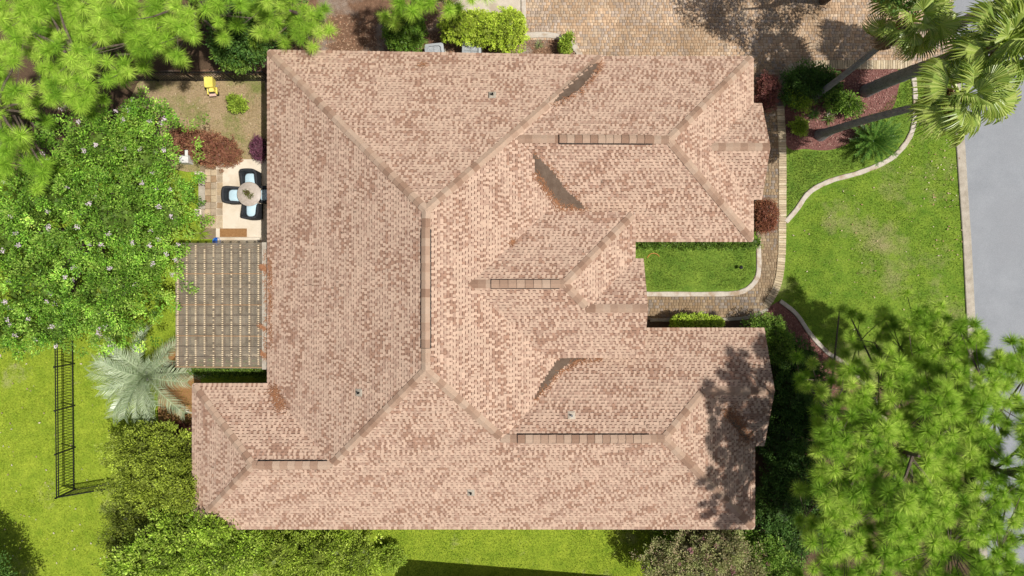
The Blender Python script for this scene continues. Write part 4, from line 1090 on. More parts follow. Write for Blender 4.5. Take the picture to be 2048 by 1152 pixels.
# --- fan palms
def fan_leaf(r, blade=0.72, pet=0.85, nseg=30, spread=235, droop=0.35, mat=None, cols=None, split=0.64):
    """leaf growing along +x from the origin, petiole then pleated fan"""
    V = []; F = []; C = []
    def qd(a, b, c, d, col): o = len(V); V.extend([a,b,c,d]); F.append((o,o+1,o+2,o+3)); C.append(col)
    pc = np.array(cols[0])
    ppts = [np.array([pet*t, 0, 0.16*math.sin(t*2.2)*pet]) for t in np.linspace(0, 1, 6)]
    for i in range(5):
        for s in (-1, 1):
            a, b = ppts[i], ppts[i+1]; w0 = 0.035 - 0.003*i; w1 = 0.032 - 0.003*i
            qd(a+np.array([0,0,0.0]), b+np.array([0,0,0.0]), b+np.array([0,s*w1,0.012]), a+np.array([0,s*w0,0.012]), pc*1.25)
    hub = ppts[-1]
    for k in range(nseg):
        a0 = R(-spread/2 + spread*k/nseg); a1 = R(-spread/2 + spread*(k+1)/nseg); am = (a0+a1)/2
        L = blade*(0.78 + 0.22*math.cos(am*0.7))*r.uniform(0.93, 1.05)
        def pt(rad, an, fold):
            z = hub[2] + fold - droop*blade*(rad/blade)**2*0.6 - 0.10*abs(math.sin(an))*rad
            return np.array([hub[0] + rad*math.cos(an), rad*math.sin(an), z])
        j = cols[int(r.integers(0, len(cols)))]; c = np.array(j)*r.uniform(0.88, 1.12)
        rs = L*split; f = 0.05*blade
        w = (a1-a0)*0.5
        qd(hub, pt(rs, a0, 0), pt(rs*1.0, am, f), hub, c); qd(hub, pt(rs, am, f), pt(rs, a1, 0), hub, c*0.97)
        tipd = r.normal(0, 0.03)
        tip = pt(L, am + tipd, -0.16*blade*r.uniform(0.3, 2.6))
        qd(pt(rs, a0+w*0.05, 0), pt(L*0.85, am-w*0.35+tipd, -0.02), tip, pt(rs, am, f), c); qd(pt(rs, am, f), tip, pt(L*0.85, am+w*0.35+tipd, -0.02), pt(rs, a1-w*0.05, 0), c*0.97)
    return np_mesh('frond', np.array(V), np.array(F), mat or M['frond'], np.array(C))

frng = np.random.default_rng(5)
FAN = [fan_leaf(frng, frng.uniform(0.62,0.80), frng.uniform(0.65,0.95), 30, frng.uniform(215,270), frng.uniform(0.3,1.1), None, [(0.40,0.50,0.10),(0.30,0.42,0.08),(0.52,0.60,0.17)]) for _ in range(5)]
DEAD = [fan_leaf(frng, 0.6, 0.8, 22, 150, 1.3, None, [(0.30,0.19,0.10),(0.22,0.14,0.08),(0.36,0.26,0.15)]) for _ in range(2)]
def place_frond(me, parent, origin, az, el, roll=0.0, s=1.0, name='frond'):
    o = link(name, me, parent); o.location = origin
    o.rotation_mode = 'XYZ'; o.matrix_local = Matrix.Translation(origin) @ Matrix.Rotation(az, 4, 'Z') @ Matrix.Rotation(-el, 4, 'Y') @ Matrix.Rotation(roll, 4, 'X') @ Matrix.Scale(s, 4)
    return o
def fan_palm(label, base, crown, seed, trunk_r=0.19, n=24, ndead=6, s=1.0, flare=1.7, name='fan_palm', group='fan palms in the red mulch bed'):
    r = np.random.default_rng(seed); root = empty(name, (base[0], base[1], 0)); tag(root, label, 'palm tree', group)
    e = Vector((crown[0]-base[0], crown[1]-base[1], crown[2]))
    pts = []; rad = []; ns = 26
    for k in range(ns+1):
        t = k/ns; bend = t**1.5
        pts.append((e.x*bend, e.y*bend, e.z*t - 0.05)); rad.append(trunk_r*(1 + (flare-1)*math.exp(-t*14))*(1.03 if k % 2 else 0.97)*(1-0.12*t))
    MB().tube(pts, rad, 14).build('trunk', M['palm_bark'], root, False)
    mb = MB()
    for k in range(26):
        a = r.uniform(0, 6.28); z = e.z - r.uniform(0.0, 0.7); t = z/e.z
        mb.bar((e.x*t**1.5, e.y*t**1.5, z), (e.x*t**1.5+0.3*math.cos(a), e.y*t**1.5+0.3*math.sin(a), z+0.22), 0.05, 0.02)
    mb.build('leaf_bases', M['wood'], root)
    for k in range(n):
        t = k/(n-1); az = k*2.399 + r.normal(0, 0.15); el = R(78 - 105*t**0.9) + r.normal(0, 0.08)
        place_frond(FAN[int(r.integers(0, len(FAN)))], root, e + Vector((0,0,0.1-0.15*t)), az, el, r.normal(0, 0.45), s*r.uniform(0.75,1.12))
    for k in range(ndead):
        place_frond(DEAD[k % 2], root, e + Vector((0,0,-0.2)), r.uniform(0,6.28), R(r.uniform(-75,-45)), r.normal(0,0.3), s*r.uniform(0.8,1.0), 'dead_frond')
    return root

# --- feather palms
def feather_leaf(r, L=1.7, arch=0.9, nl=34, ll=0.42, vee=0.5, wid=0.03, cols=None, stiff=False):
    V = []; F = []; C = []
    def qd(a, b, c, d, col): o = len(V); V.extend([a,b,c,d]); F.append((o,o+1,o+2,o+3)); C.append(col)
    def rach(t): return np.array([L*(t - 0.16*arch*t*t), 0, L*(0.42*t*arch - 0.55*arch*t*t)]) if not stiff else np.array([L*t, 0, L*(0.10*t - 0.16*t*t)])
    N_ = 16
    for i in range(N_):
        a, b = rach(i/N_), rach((i+1)/N_); w = 0.022*(1-i/N_)+0.006
        for s in (-1, 1): qd(a, b, b+np.array([0,s*w,-0.006]), a+np.array([0,s*w,-0.006]), np.array(cols[0])*1.1)
    for k in range(nl):
        t = 0.13 + 0.87*k/(nl-1); p = rach(t); dx = rach(min(1, t+0.02)) - rach(t-0.02); dx = dx/np.linalg.norm(dx)
        for s in (-1, 1):
            l = ll*(0.55 + 0.6*math.sin(min(1, t*1.15)*math.pi*0.85))*r.uniform(0.85, 1.1)
            dv = np.array([0, s, 0])*math.cos(vee) + np.array([0,0,1])*math.sin(vee); dirv = unit(dv*0.9 + dx*(0.6 + 0.5*t) + r.normal(0,0.06,3))
            tip = p + dirv*l; tip[2] -= 0.16*l*(0 if stiff else 1.5); mid = p + dirv*l*0.5 + np.array([0,0,0.01])
            sd = dx*wid/2; c = np.array(cols[int(r.integers(0, len(cols)))])*r.uniform(0.85, 1.15)
            qd(p-sd, p+sd, mid+sd, mid-sd, c); qd(mid-sd, mid+sd, tip+sd*0.1, tip-sd*0.1, c)
    return np_mesh('frond', np.array(V), np.array(F), M['frond'], np.array(C))

# ------------------------------------------------------------------ pines
LIME = [(0.12,0.28,0.025),(0.35,0.58,0.05),(0.64,0.82,0.14)]
PINE = [(0.14,0.29,0.028),(0.36,0.57,0.055),(0.64,0.79,0.15)]
NW = 'pines by the back fence'
pine('lime green pine with broad tufts above the picket fence', W(268,120), [px_lobe(150,140,6,85,65,1.0), px_lobe(240,110,5.8,80,55,0.9), px_lobe(95,70,6.4,85,60,0.9), px_lobe(200,180,5.2,60,35,0.6)], 190, 11, LIME, 0.39, 330, NW, up=0.7)
pine('pine at the left picture edge beside the flowering tree', W(110,250), [px_lobe(15,230,6,65,80,1.0), px_lobe(35,320,5.4,55,45,0.8), px_lobe(10,120,6.5,55,60,0.9)], 110, 12, LIME, 0.39, 330, NW, up=0.7)
pine('pine in the top left corner, farthest from the house', W(200,40), [px_lobe(60,0,7,90,40,0.8), px_lobe(190,-5,6.6,80,40,0.8)], 60, 13, LIME, 0.39, 330, NW, up=0.7)
pine('pine over the fence between flowering tree and roof corner', W(400,60), [px_lobe(330,40,6,75,42,0.8), px_lobe(410,8,6.2,75,36,0.8), px_lobe(480,0,5.8,50,28,0.6)], 110, 14, LIME, 0.39, 330, NW, up=0.7)
pine('small bright pine beside the roof corner near the mulch', W(640,40), [px_lobe(600,20,4.4,60,40,0.8), px_lobe(632,62,3.6,28,24,0.5), px_lobe(560,45,3.8,45,32,0.6)], 60, 15, PINE, 0.39, 330, NW, up=0.7)
pine('pine reaching in above the two air conditioners', W(885,-10), [px_lobe(870,-32,5.5,100,36,0.7), px_lobe(820,-30,5.2,50,30,0.5)], 70, 16, LIME, 0.39, 330, NW, up=0.7)
FW = 'pines at the street corner of the lot'
pine('tall pine shading the roof corner beside the front lawn', W(1610,850), [px_lobe(1715,885,8.4,88,95,1.2), px_lobe(1790,770,7.0,85,60,1.0), px_lobe(1750,1000,8.4,120,110,1.2), px_lobe(1850,860,8.0,110,95,1.1), px_lobe(1830,930,8.7,95,75,0.8), px_lobe(1800,690,4.6,40,42,0.6), px_lobe(1700,1120,8.2,75,80,0.9)], 500, 17, PINE, 0.35, 400, FW, up=0.6, gap=0.60, xmin=9.25)
pine('tall pine over the kerb in the bottom right corner', W(1730,840), [px_lobe(1960,830,8.0,95,95,1.1), px_lobe(2010,980,8.2,110,110,1.2), px_lobe(1900,1080,7.8,120,95,1.1), px_lobe(1905,690,6.0,60,60,0.8), px_lobe(2040,760,7.0,60,50,0.8), px_lobe(2030,1120,8,90,60,1.0), px_lobe(2050,900,8.2,50,110,1.0), px_lobe(1950,1140,8.2,120,50,0.9)], 520, 18, PINE, 0.35, 400, FW, up=0.6, gap=0.60, xmin=9.25)

# ------------------------------------------------------------------ broadleaf trees and shrubs
CRAPE = [(0.05,0.15,0.015),(0.19,0.38,0.035),(0.47,0.63,0.12)] or [(0.09, 0.189, 0.034), (0.18, 0.311, 0.047), (0.33, 0.446, 0.095)]
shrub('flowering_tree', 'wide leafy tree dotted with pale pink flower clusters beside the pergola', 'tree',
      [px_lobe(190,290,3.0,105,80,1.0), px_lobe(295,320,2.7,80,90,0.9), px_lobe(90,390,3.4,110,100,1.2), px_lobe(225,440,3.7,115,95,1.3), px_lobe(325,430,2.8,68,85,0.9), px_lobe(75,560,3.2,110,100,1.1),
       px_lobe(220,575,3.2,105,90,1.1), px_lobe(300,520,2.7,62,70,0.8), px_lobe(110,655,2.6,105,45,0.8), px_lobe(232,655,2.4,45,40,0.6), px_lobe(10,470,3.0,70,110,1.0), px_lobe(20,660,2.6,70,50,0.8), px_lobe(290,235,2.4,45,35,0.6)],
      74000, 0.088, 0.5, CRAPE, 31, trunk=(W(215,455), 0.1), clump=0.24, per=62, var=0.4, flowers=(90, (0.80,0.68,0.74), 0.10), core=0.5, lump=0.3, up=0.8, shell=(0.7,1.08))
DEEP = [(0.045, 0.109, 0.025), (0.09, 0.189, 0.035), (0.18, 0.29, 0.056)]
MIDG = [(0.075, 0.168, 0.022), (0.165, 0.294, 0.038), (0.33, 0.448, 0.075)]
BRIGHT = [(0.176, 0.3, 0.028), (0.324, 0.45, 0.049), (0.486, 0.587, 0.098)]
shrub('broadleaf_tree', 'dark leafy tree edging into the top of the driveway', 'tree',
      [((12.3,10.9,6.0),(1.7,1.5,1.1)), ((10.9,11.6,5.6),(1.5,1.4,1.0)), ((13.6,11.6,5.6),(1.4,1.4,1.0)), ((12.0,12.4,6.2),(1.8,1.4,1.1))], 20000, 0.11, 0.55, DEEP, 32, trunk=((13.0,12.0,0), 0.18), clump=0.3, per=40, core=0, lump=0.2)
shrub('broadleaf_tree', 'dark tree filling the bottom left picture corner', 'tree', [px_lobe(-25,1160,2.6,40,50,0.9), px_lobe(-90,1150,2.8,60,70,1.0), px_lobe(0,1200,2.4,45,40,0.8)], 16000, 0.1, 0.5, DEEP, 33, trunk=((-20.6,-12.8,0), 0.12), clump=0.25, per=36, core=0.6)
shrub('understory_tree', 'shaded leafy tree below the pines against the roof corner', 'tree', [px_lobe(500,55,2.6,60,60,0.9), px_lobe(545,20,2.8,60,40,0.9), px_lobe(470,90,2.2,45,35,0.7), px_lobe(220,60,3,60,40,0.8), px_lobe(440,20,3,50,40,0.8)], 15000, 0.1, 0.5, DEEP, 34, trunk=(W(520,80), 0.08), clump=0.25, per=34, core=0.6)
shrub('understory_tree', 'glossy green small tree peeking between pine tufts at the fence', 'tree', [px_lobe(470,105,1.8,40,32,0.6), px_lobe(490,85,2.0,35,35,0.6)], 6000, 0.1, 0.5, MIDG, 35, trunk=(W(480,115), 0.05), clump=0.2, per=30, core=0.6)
HB = 'shrubs in the mulch bed by the air conditioners'
shrub('round_bush', 'dark clipped round bush left of the air conditioners', 'bush', [px_lobe(808,66,1.0,42,42,0.85), px_lobe(815,50,1.1,34,30,0.8)], 9000, 0.065, 0.55, [(0.06,0.14,0.015),(0.13,0.25,0.025),(0.26,0.40,0.05)], 36, HB, up=0.9, clump=0.1, per=18, core=0.86, lump=0.06)
shrub('clipped_hedge', 'yellow green clipped hedge between air conditioner and driveway', 'hedge', [px_lobe(922,55,1.0,44,33,0.8), px_lobe(975,62,1.0,42,32,0.75), px_lobe(1012,65,1.0,42,42,0.85), px_lobe(950,50,1.0,40,26,0.75), px_lobe(1020,45,0.9,30,22,0.7)], 16000, 0.065, 0.55, [(0.24,0.38,0.03),(0.46,0.60,0.05),(0.66,0.76,0.12)], 37, HB, up=1.2, clump=0.1, per=18, core=0.86, lump=0.08)
shrub('upright_shrub', 'small upright green shrub at the curved driveway edge', 'bush', [px_lobe(1130,92,0.5,10,16,0.45), px_lobe(1138,76,0.6,8,10,0.4)], 1400, 0.08, 0.5, BRIGHT, 38, HB, clump=0.1, per=14, core=0.6)
shrub('yard_bush', 'little green bush alone on bare soil near the cart', 'bush', [px_lobe(468,200,0.3,11,9,0.28), px_lobe(480,210,0.35,12,12,0.32), px_lobe(468,214,0.3,10,8,0.25)], 1800, 0.08, 0.55, BRIGHT, 39, clump=0.1, per=14, core=0.6)
RED = [(0.20,0.075,0.045),(0.33,0.14,0.085),(0.42,0.21,0.12)]
shrub('red_groundcover', 'low spreading russet groundcover beside the patio', 'bush', [px_lobe(430,302,0.3,50,34,0.32), px_lobe(390,288,0.25,48,28,0.28), px_lobe(365,275,0.2,35,18,0.24), px_lobe(460,310,0.25,22,20,0.25)], 13000, 0.055, 0.5, RED + [(0.33,0.30,0.10)], 40, clump=0.1, per=18, core=0.85, core_col=(0.22,0.09,0.055))
shrub('purple_bush', 'purple leaved bush against the wall beside the patio', 'bush', [px_lobe(519,297,0.5,16,24,0.5)], 2600, 0.05, 0.5, [(0.15,0.05,0.085),(0.26,0.10,0.15)], 41, clump=0.08, per=16, core=0.86, core_col=(0.13,0.05,0.07))
RB = 'red leaved bushes along the front walk'
shrub('red_bush', 'russet clipped bush by the roof corner at the courtyard', 'bush', [px_lobe(1530,425,0.5,26,28,0.5), px_lobe(1530,448,0.4,24,18,0.4)], 5200, 0.05, 0.5, [(0.21,0.07,0.045),(0.33,0.13,0.075),(0.37,0.20,0.08)], 42, RB, clump=0.08, per=16, core=0.86, core_col=(0.2,0.075,0.045))
shrub('red_bush', 'dark maroon bush in palm shade by the driveway', 'bush', [px_lobe(1534,172,0.5,24,24,0.5), px_lobe(1530,200,0.4,24,22,0.4)], 4200, 0.05, 0.5, [(0.16,0.055,0.05),(0.27,0.10,0.09),(0.30,0.16,0.10)], 43, RB, clump=0.08, per=16, core=0.86, core_col=(0.16,0.06,0.05))
shrub('clipped_hedge', 'short bright hedge in the recess by the front walk', 'hedge', [px_lobe(1365,644,0.8,24,14,0.5), px_lobe(1395,643,0.8,26,15,0.5), px_lobe(1424,645,0.75,22,13,0.5)], 5200, 0.06, 0.55, [(0.22,0.36,0.03),(0.42,0.58,0.05),(0.62,0.74,0.12)], 44, up=1.2, clump=0.09, per=16, core=0.86, lump=0.06)
shrub('clipped_hedge', 'low green hedge under the roof edge above the courtyard grass', 'hedge', [px_lobe(1290+k*30,486,0.35,24,12,0.35) for k in range(8)], 6000, 0.06, 0.5, MIDG, 45, clump=0.1, per=16, core=0.8)
shrub('clipped_hedge', 'shaded hedge between pergola and house wing', 'hedge', [px_lobe(400+k*24,737,0.75,20,17,0.5) for k in range(6)], 5200, 0.06, 0.5, MIDG, 46, clump=0.1, per=16, core=0.8)
EB = 'shaded shrubs along the front mulch bed'
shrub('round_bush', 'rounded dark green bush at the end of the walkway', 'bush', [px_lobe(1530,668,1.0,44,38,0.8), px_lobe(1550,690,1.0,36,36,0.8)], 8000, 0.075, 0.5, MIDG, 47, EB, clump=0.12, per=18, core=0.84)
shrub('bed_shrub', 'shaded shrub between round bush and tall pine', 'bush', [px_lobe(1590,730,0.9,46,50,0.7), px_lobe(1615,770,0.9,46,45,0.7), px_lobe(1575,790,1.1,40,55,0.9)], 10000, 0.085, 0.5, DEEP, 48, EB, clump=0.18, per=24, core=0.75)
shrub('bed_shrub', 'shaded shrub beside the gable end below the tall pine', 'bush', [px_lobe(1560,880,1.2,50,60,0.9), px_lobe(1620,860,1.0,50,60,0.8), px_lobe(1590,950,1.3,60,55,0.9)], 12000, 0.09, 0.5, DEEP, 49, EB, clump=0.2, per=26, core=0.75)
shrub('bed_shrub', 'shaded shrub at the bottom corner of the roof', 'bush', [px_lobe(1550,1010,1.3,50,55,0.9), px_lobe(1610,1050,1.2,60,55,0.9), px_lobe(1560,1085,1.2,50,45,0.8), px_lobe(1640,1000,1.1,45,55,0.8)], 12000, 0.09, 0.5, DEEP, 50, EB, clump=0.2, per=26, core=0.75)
shrub('flowering_shrub', 'large shrub with pinkish flower heads below the roof', 'bush', [px_lobe(1320,1120,1.9,36,34,0.7), px_lobe(1380,1100,2.2,44,40,0.8), px_lobe(1445,1095,2.4,48,45,0.9), px_lobe(1420,1140,2.2,60,36,0.8), px_lobe(1340,1150,2.0,50,30,0.7), px_lobe(1490,1130,2.0,45,40,0.8)], 20000, 0.08, 0.5, [(0.18,0.25,0.06),(0.32,0.36,0.12),(0.44,0.41,0.2),(0.46,0.29,0.22)], 51, clump=0.17, per=30, core=0.62, shell=(0.7,1.12), flowers=(26, (0.42,0.20,0.22), 0.09), lump=0.2)
shrub('leafy_shrub', 'bright green shrub between pink flowering shrub and shaded bed', 'bush', [px_lobe(1530,1105,1.9,36,30,0.7), px_lobe(1560,1140,1.8,45,32,0.7), px_lobe(1490,1075,1.5,26,16,0.5)], 8000, 0.09, 0.5, MIDG, 52, clump=0.17, per=24, core=0.7)
BB = 'shrubs at the back corner of the house'
OLIVE = [(0.151, 0.203, 0.021), (0.267, 0.338, 0.035), (0.418, 0.5, 0.07)]
shrub('olive_shrub', 'olive yellow shrub overlapping the house wing and fence end', 'bush', [px_lobe(372,975,2.9,36,45,0.7), px_lobe(300,905,2.20,75,50,1.00), px_lobe(355,930,2.30,48,60,1.00), px_lobe(290,965,2.10,62,45,0.88), px_lobe(350,990,2.10,50,45,0.88), px_lobe(275,900,2.00,45,40,0.75)], 24000, 0.075, 0.6, OLIVE, 53, BB, up=1.0, var=0.35, clump=0.2, per=30, core=0.72, lump=0.2, shell=(0.7,1.12))
shrub('leafy_shrub', 'dark olive shrub leaning toward the back lawn', 'bush', [px_lobe(270,1030,1.90,50,40,0.88), px_lobe(250,1085,1.90,40,40,0.88), px_lobe(300,1050,2.00,40,40,1.00)], 9000, 0.075, 0.5, [(0.07,0.11,0.015),(0.14,0.18,0.02),(0.24,0.27,0.04)], 54, BB, var=0.36, clump=0.2, per=30, core=0.72, lump=0.2, shell=(0.65,1.2))
shrub('leafy_shrub', 'bright green shrub at the house wing bottom corner', 'bush', [px_lobe(428,1052,3.2,34,26,0.6), px_lobe(380,1060,2.80,60,50,1.12), px_lobe(340,1110,2.80,75,50,1.12), px_lobe(430,1110,2.70,65,50,1.00), px_lobe(270,1130,2.60,50,40,0.88), px_lobe(480,1100,2.50,45,45,0.88)], 26000, 0.105, 0.5, [(0.13,0.24,0.02),(0.29,0.43,0.04),(0.50,0.60,0.12)], 55, BB, var=0.36, clump=0.2, per=34, core=0.72, lump=0.2, shell=(0.65,1.15))
shrub('leafy_shrub', 'feathery yellow green shrub along the bottom eave', 'bush', [px_lobe(560,1105,1.90,60,46,0.88), px_lobe(640,1105,1.90,65,48,0.88), px_lobe(710,1115,1.70,50,46,0.75), px_lobe(600,1145,1.70,80,35,0.75), px_lobe(700,1150,1.60,60,30,0.62)], 22000, 0.09, 0.4, [(0.15,0.24,0.02),(0.32,0.44,0.04),(0.50,0.58,0.12)], 56, BB, var=0.36, clump=0.2, per=34, core=0.72, lump=0.2, shell=(0.65,1.15))
shrub('round_bush', 'small round bush at the lawn end of the bottom shrubs', 'bush', [px_lobe(782,1115,0.6,24,24,0.5)], 2600, 0.08, 0.5, BRIGHT, 57, BB, clump=0.12, per=18, core=0.8)
PB = 'small shrubs under the fan palms'
shrub('bed_plant', 'broad dark shrub at the driveway corner of the palm bed', 'bush', [px_lobe(1615,160,0.5,36,28,0.5), px_lobe(1590,180,0.45,26,30,0.4), px_lobe(1650,165,0.5,30,26,0.45)], 8000, 0.085, 0.5, DEEP, 58, PB, lump=0.3, clump=0.16, per=22, core=0.75)
shrub('bed_plant', 'yellow green plant near the two upper palm trunks', 'bush', [px_lobe(1600,205,0.4,20,14,0.3), px_lobe(1585,190,0.4,12,10,0.3)], 2200, 0.09, 0.5, BRIGHT, 59, PB, lump=0.3, clump=0.12, per=16, core=0.65)
shrub('bed_plant', 'green plant between the thick trunk and leaning trunks', 'bush', [px_lobe(1697,210,0.45,24,20,0.35), px_lobe(1670,200,0.4,22,18,0.3)], 3400, 0.09, 0.5, MIDG, 60, PB, lump=0.3, clump=0.14, per=18, core=0.7)
shrub('bed_plant', 'bright small plant at the trunk shadow beside the walk', 'bush', [px_lobe(1598,254,0.3,14,14,0.25)], 1300, 0.09, 0.5, BRIGHT, 61, PB, lump=0.3, clump=0.1, per=14, core=0.6)
shrub('pot_leaves', 'sprawling trailing stems over the tabletop pot', 'plant', [((tx-0.02,ty+0.02,0.98),(0.09,0.09,0.08)), ((tx+0.1,ty-0.08,0.9),(0.10,0.10,0.06))], 300, 0.05, 0.5, [(0.10,0.12,0.03),(0.2,0.2,0.06)], 62, clump=0.06, per=10, core=0)

# ------------------------------------------------------------------ palms
fan_palm('slender fan palm leaning toward the driveway', (12.67,8.02,0), (13.45,9.0,5.4), 71, 0.12, 18, 7, 0.98)
fan_palm('thick trunked fan palm at the right of the bed', (14.75,8.2,0), (15.0,7.5,7.6), 72, 0.25, 22, 10, 1.12, 1.15)
fan_palm('tall leaning fan palm nearest the front walk', (12.85,6.37,0), (13.85,5.9,7.4), 73, 0.145, 20, 10, 1.06, 2.0)
fan_palm('fan palm by the street at the top right picture corner', (18.6,11.0,0), (16.8,9.3,6.6), 74, 0.18, 18, 6, 1.0)
prng = np.random.default_rng(8)
SILV = [(0.45,0.54,0.34),(0.35,0.44,0.26),(0.55,0.62,0.42)]
FEA = [feather_leaf(prng, prng.uniform(2.15,2.6), prng.uniform(0.7,1.1), 46, 0.52, 0.6, 0.027, SILV) for _ in range(4)]
px_, py_, _ = W(292, 752, 0.9)
sp = empty('feather_palm', (px_, py_, 0)); tag(sp, 'silvery green feather palm on the lawn beside the pergola', 'palm tree')
MB().tube([(0,0,-0.05),(0.01,0,0.3),(0,0,0.85)], [0.26,0.24,0.2], 14).build('trunk', M['palm_bark'], sp)
for k in range(24):
    t = k/23; place_frond(FEA[int(prng.integers(0, 4))], sp, Vector((0,0,0.85)), k*2.399 + prng.normal(0,0.1), R(66 - 66*t) , prng.normal(0,0.3), prng.uniform(0.8,1.08))
SAGO = [(0.068, 0.168, 0.03), (0.12, 0.252, 0.038), (0.21, 0.35, 0.06)]
SG = [feather_leaf(prng, 1.05, 1, 30, 0.17, 0.5, 0.022, SAGO, True) for _ in range(3)]
x_, y_, _ = W(1738, 286); sg = empty('sago_palm', (x_, y_, 0)); tag(sg, 'dark green sago palm on the small lawn beside the leaning palm', 'sago palm')
MB().lathe([(0.14,-0.02),(0.17,0.15),(0.13,0.3),(0,0.36)], 14).build('trunk', M['palm_bark'], sg)
for k in range(44):
    t = k/43; place_frond(SG[k % 3], sg, Vector((0,0,0.33)), k*2.399 + prng.normal(0,0.08), R(62 - 56*t), prng.normal(0,0.2), prng.uniform(0.85,1.1))
def spiky(label, px, py, n, L, cols, seed, group=None, z=0.05, wid=0.045, name='spiky_plant'):
    r = np.random.default_rng(seed); x, y, _ = W(px, py, 0.2); o = empty(name, (x, y, 0)); tag(o, label, 'plant', group)
    V = []; F = []; C = []
    for k in range(n):
        a = k*2.399; el = r.uniform(0.15, 1.1); l = L*r.uniform(0.75,1.1); d = np.array([math.cos(a)*math.cos(el), math.sin(a)*math.cos(el), math.sin(el)]); s = np.array([-math.sin(a), math.cos(a), 0])*wid/2
        b = np.array([0,0,z]); m = b + d*l*0.5; tip = b + d*l - np.array([0,0,0.2*l]); tip[2] = max(tip[2], 0.02)
        i = len(V); V += [b-s*0.7, b+s*0.7, m+s, m-s, tip]; F.append((i,i+1,i+2,i+3)); F.append((i+3,i+2,i+4,i+4)); c = np.array(cols[k % len(cols)])*r.uniform(0.8,1.2); C += [c, c]
    quads = np.array([f for f in F if f[2] != f[3]]); tris = np.array([f[:3] for f in F if f[2] == f[3]])
    link('leaves', np_mesh('leaves', np.array(V), [quads, tris], M['frond'], np.concatenate([np.array(C)[::2], np.array(C)[1::2]])), o)
    MB().lathe([(0.05,-0.02),(0.06,0.05),(0.02,0.12),(0,0.12)], 10).build('stem', M['bark'], o)
spiky('yellow green spiky plant beside the pergola corner', 398, 466, 42, 0.62, [(0.27,0.36,0.04),(0.20,0.30,0.03)], 81)
spiky('dark bronze spiky plant by the pergola and feather palm', 342, 742, 60, 0.6, [(0.07,0.05,0.03),(0.12,0.08,0.05),(0.05,0.05,0.025)], 82)
spiky('small pale spiky plant in the bed beside the driveway', 1078, 88, 30, 0.3, [(0.20,0.24,0.08),(0.28,0.30,0.13)], 83, wid=0.02)
spiky('dark tufted plant between two palm trunks', 1630, 228, 46, 0.42, [(0.05,0.11,0.02),(0.09,0.16,0.03)], 84, 'tufted plants in the palm bed', wid=0.03)
spiky('olive tufted plant in the middle of the palm bed', 1660, 236, 40, 0.38, [(0.10,0.15,0.03),(0.16,0.20,0.04)], 85, 'tufted plants in the palm bed', wid=0.03)
spiky('pale strappy plant at the bottom edge of the roof', 1478, 1072, 40, 0.6, [(0.26,0.36,0.10),(0.32,0.40,0.16)], 86, wid=0.03, z=0.6)
shrub('red_groundcover', 'dark red groundcover below the feather palm', 'bush', [px_lobe(345,858,0.25,46,14,0.25)], 3600, 0.05, 0.5, [(0.14,0.05,0.04),(0.24,0.10,0.07)], 63, clump=0.1, per=16, core=0.8, core_col=(0.14,0.06,0.04))

# ------------------------------------------------------------------ grass blades and litter
def blades(name, poly_px, dens, cols, h, seed, holes=(), label=None):
    r = np.random.default_rng(seed); poly = [p[:2] for p in WP(poly_px)]
    xs = [p[0] for p in poly]; ys = [p[1] for p in poly]; A = (max(xs)-min(xs))*(max(ys)-min(ys)); n = int(A*dens)
    x = r.uniform(min(xs), max(xs), n); y = r.uniform(min(ys), max(ys), n); k = in_poly(x, y, poly)
    for hp in holes: k &= ~in_poly(x, y, [p[:2] for p in WP(hp)])
    # thinner in worn patches
    k &= r.random(n) < np.clip(0.75 + 0.5*wav(x, y, 3.0, seed), 0.15, 1)
    x = x[k]; y = y[k]; n = len(x)
    a = r.uniform(0, 6.28, n); l = h*r.uniform(0.5, 1.3, n); ln = l*r.uniform(0.3, 1.0, n); b = r.uniform(0, 6.28, n); w = 0.009*r.uniform(0.7,1.6,n)
    P = np.stack([x, y, np.full(n, -0.005)], -1); S = np.stack([np.cos(a)*w, np.sin(a)*w, 0*a], -1); T = np.stack([np.cos(b)*ln, np.sin(b)*ln, l], -1)
    V = np.stack([P-S, P+S, P+T], 1).reshape(-1,3); c = np.array(cols); pk = np.clip(0.5+0.35*wav(x, y, 1.2, seed+3)+r.normal(0,0.22,n), 0, 0.999)*(len(c)-1); i = pk.astype(int); f = (pk-i)[:,None]
    C = (c[i]*(1-f)+c[np.minimum(i+1,len(c)-1)]*f)*np.exp(r.normal(-0.05,0.32,(n,1)))
    return tag(link(name, np_mesh(name, V, np.arange(n*3).reshape(-1,3), M['blade'], C)), label, 'grass', None, 'stuff')
BL = [(0.19,0.28,0.02),(0.32,0.41,0.03),(0.46,0.52,0.07)]
blades('grass', [(-20,590),(390,590),(390,900),(420,1170),(-20,1170)], 650, BL, 0.05, 91, label='bright yellow green grass of the back lawn')
blades('grass', [(560,1040),(1420,1040),(1420,1170),(560,1170)], 750, [(0.12,0.22,0.018),(0.20,0.32,0.025),(0.30,0.40,0.05)], 0.05, 92, label='green grass of the side lawn below the roof')
blades('grass', [(1575,450),(1600,425),(1640,385),(1720,350),(1790,318),(1828,270),(1835,140),(1905,140),(1918,300),(1932,480),(1945,760),(1760,760),(1690,722),(1640,690),(1600,630),(1572,600)], 700, [(0.085,0.18,0.015),(0.185,0.29,0.027),(0.33,0.39,0.08)], 0.05, 93, label='patchy green grass of the front lawn by the street')
blades('grass', [(1270,480),(1508,480),(1508,545),(1478,578),(1280,580)], 1100, [(0.09,0.17,0.02),(0.19,0.28,0.035),(0.33,0.40,0.09)], 0.07, 94, label='thick green grass of the courtyard lawn')
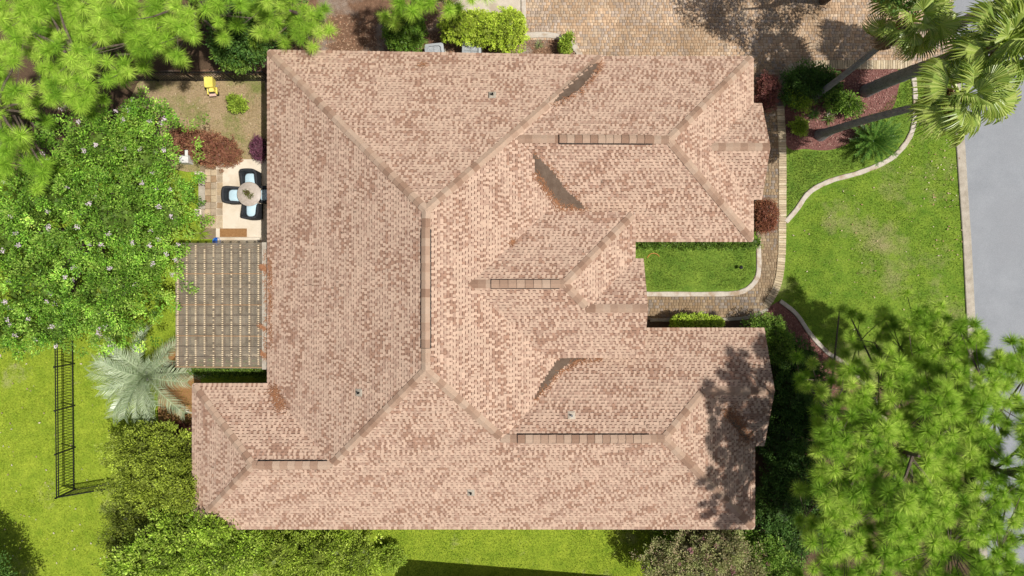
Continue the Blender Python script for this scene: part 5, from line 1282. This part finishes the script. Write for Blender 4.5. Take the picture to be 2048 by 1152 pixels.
blades('grass', [(1572,300),(1660,305),(1720,262),(1795,185),(1826,140),(1826,235),(1790,300),(1720,335),(1650,355),(1600,400),(1572,430)], 1100, [(0.12,0.20,0.025),(0.19,0.27,0.04),(0.27,0.34,0.07)], 0.08, 95, label='yellowish grass around the palm bed')
blades('grass', [(320,170),(520,170),(520,320),(470,300),(380,270),(330,270)], 260, [(0.13,0.16,0.03),(0.22,0.22,0.06),(0.33,0.26,0.12)], 0.05, 96, label='thin grass on the bare soil yard')
def litter(name, poly_px, n, cols, size, seed, label, zb=0.02):
    r = np.random.default_rng(seed); poly = [p[:2] for p in WP(poly_px)]; xs = [p[0] for p in poly]; ys = [p[1] for p in poly]
    x = r.uniform(min(xs), max(xs), n*3); y = r.uniform(min(ys), max(ys), n*3); k = np.flatnonzero(in_poly(x, y, poly))[:n]; x = x[k]; y = y[k]; n = len(x)
    P = np.stack([x, y, np.full(n, zb) + r.uniform(0,0.02,n)], -1); D = unit(np.stack([r.normal(size=n), r.normal(size=n), r.normal(0,0.15,n)], -1)); Nn = unit(np.array([0,0,1.0]) + r.normal(0,0.3,(n,3))); Nn = unit(Nn - D*np.sum(Nn*D,1,keepdims=True))
    c = np.array(cols)[r.integers(0, len(cols), n)]*r.uniform(0.8,1.2,(n,1))
    return tag(link(name, np_mesh(name, leaf_quads(P, D, Nn, size*r.uniform(0.5,1.4,n), 0.6), np.arange(n*4).reshape(-1,4), M['litter'], c)), label, 'leaves', None, 'stuff')
TAN = [(0.50,0.38,0.24),(0.60,0.50,0.36),(0.36,0.22,0.12)]
litter('fallen_leaves', [(1575,450),(1720,350),(1828,270),(1905,260),(1918,300),(1935,520),(1945,760),(1760,760),(1690,722),(1600,630)], 130, TAN, 0.075, 101, 'tan leaves scattered over the front lawn', 0.045)
litter('fallen_leaves', [(1840,280),(1905,280),(1930,520),(1870,520)], 60, TAN, 0.085, 102, 'tan leaves gathered along the street kerb', 0.045)
litter('fallen_leaves', [(-10,700),(220,700),(220,1150),(-10,1150)], 90, [(0.55,0.48,0.36),(0.4,0.3,0.18)], 0.08, 103, 'pale leaves on the back lawn', 0.045)
litter('fallen_leaves', [(330,170),(520,170),(520,320),(340,270)], 160, [(0.45,0.28,0.15),(0.33,0.2,0.1),(0.6,0.5,0.34)], 0.06, 104, 'brown leaves on the soil yard', 0.03)
litter('mulch_chips', [(1572,138),(1790,138),(1778,225),(1700,285),(1620,298),(1572,285)], 2600, [(0.34,0.16,0.13),(0.22,0.085,0.07),(0.44,0.26,0.21)], 0.06, 105, 'red bark chips under the fan palms', 0.015)
litter('mulch_chips', [(540,30),(1050,30),(1160,110),(540,110)], 3600, [(0.38,0.22,0.13),(0.24,0.12,0.07),(0.46,0.31,0.2)], 0.07, 106, 'brown bark and straw above the top eave', 0.012)
litter('mulch_chips', [(1540,612),(1590,632),(1675,722),(1760,860),(1640,800),(1560,680)], 1500, [(0.30,0.13,0.10),(0.20,0.08,0.06),(0.42,0.24,0.18)], 0.06, 107, 'red bark chips beside the front lawn', 0.012)
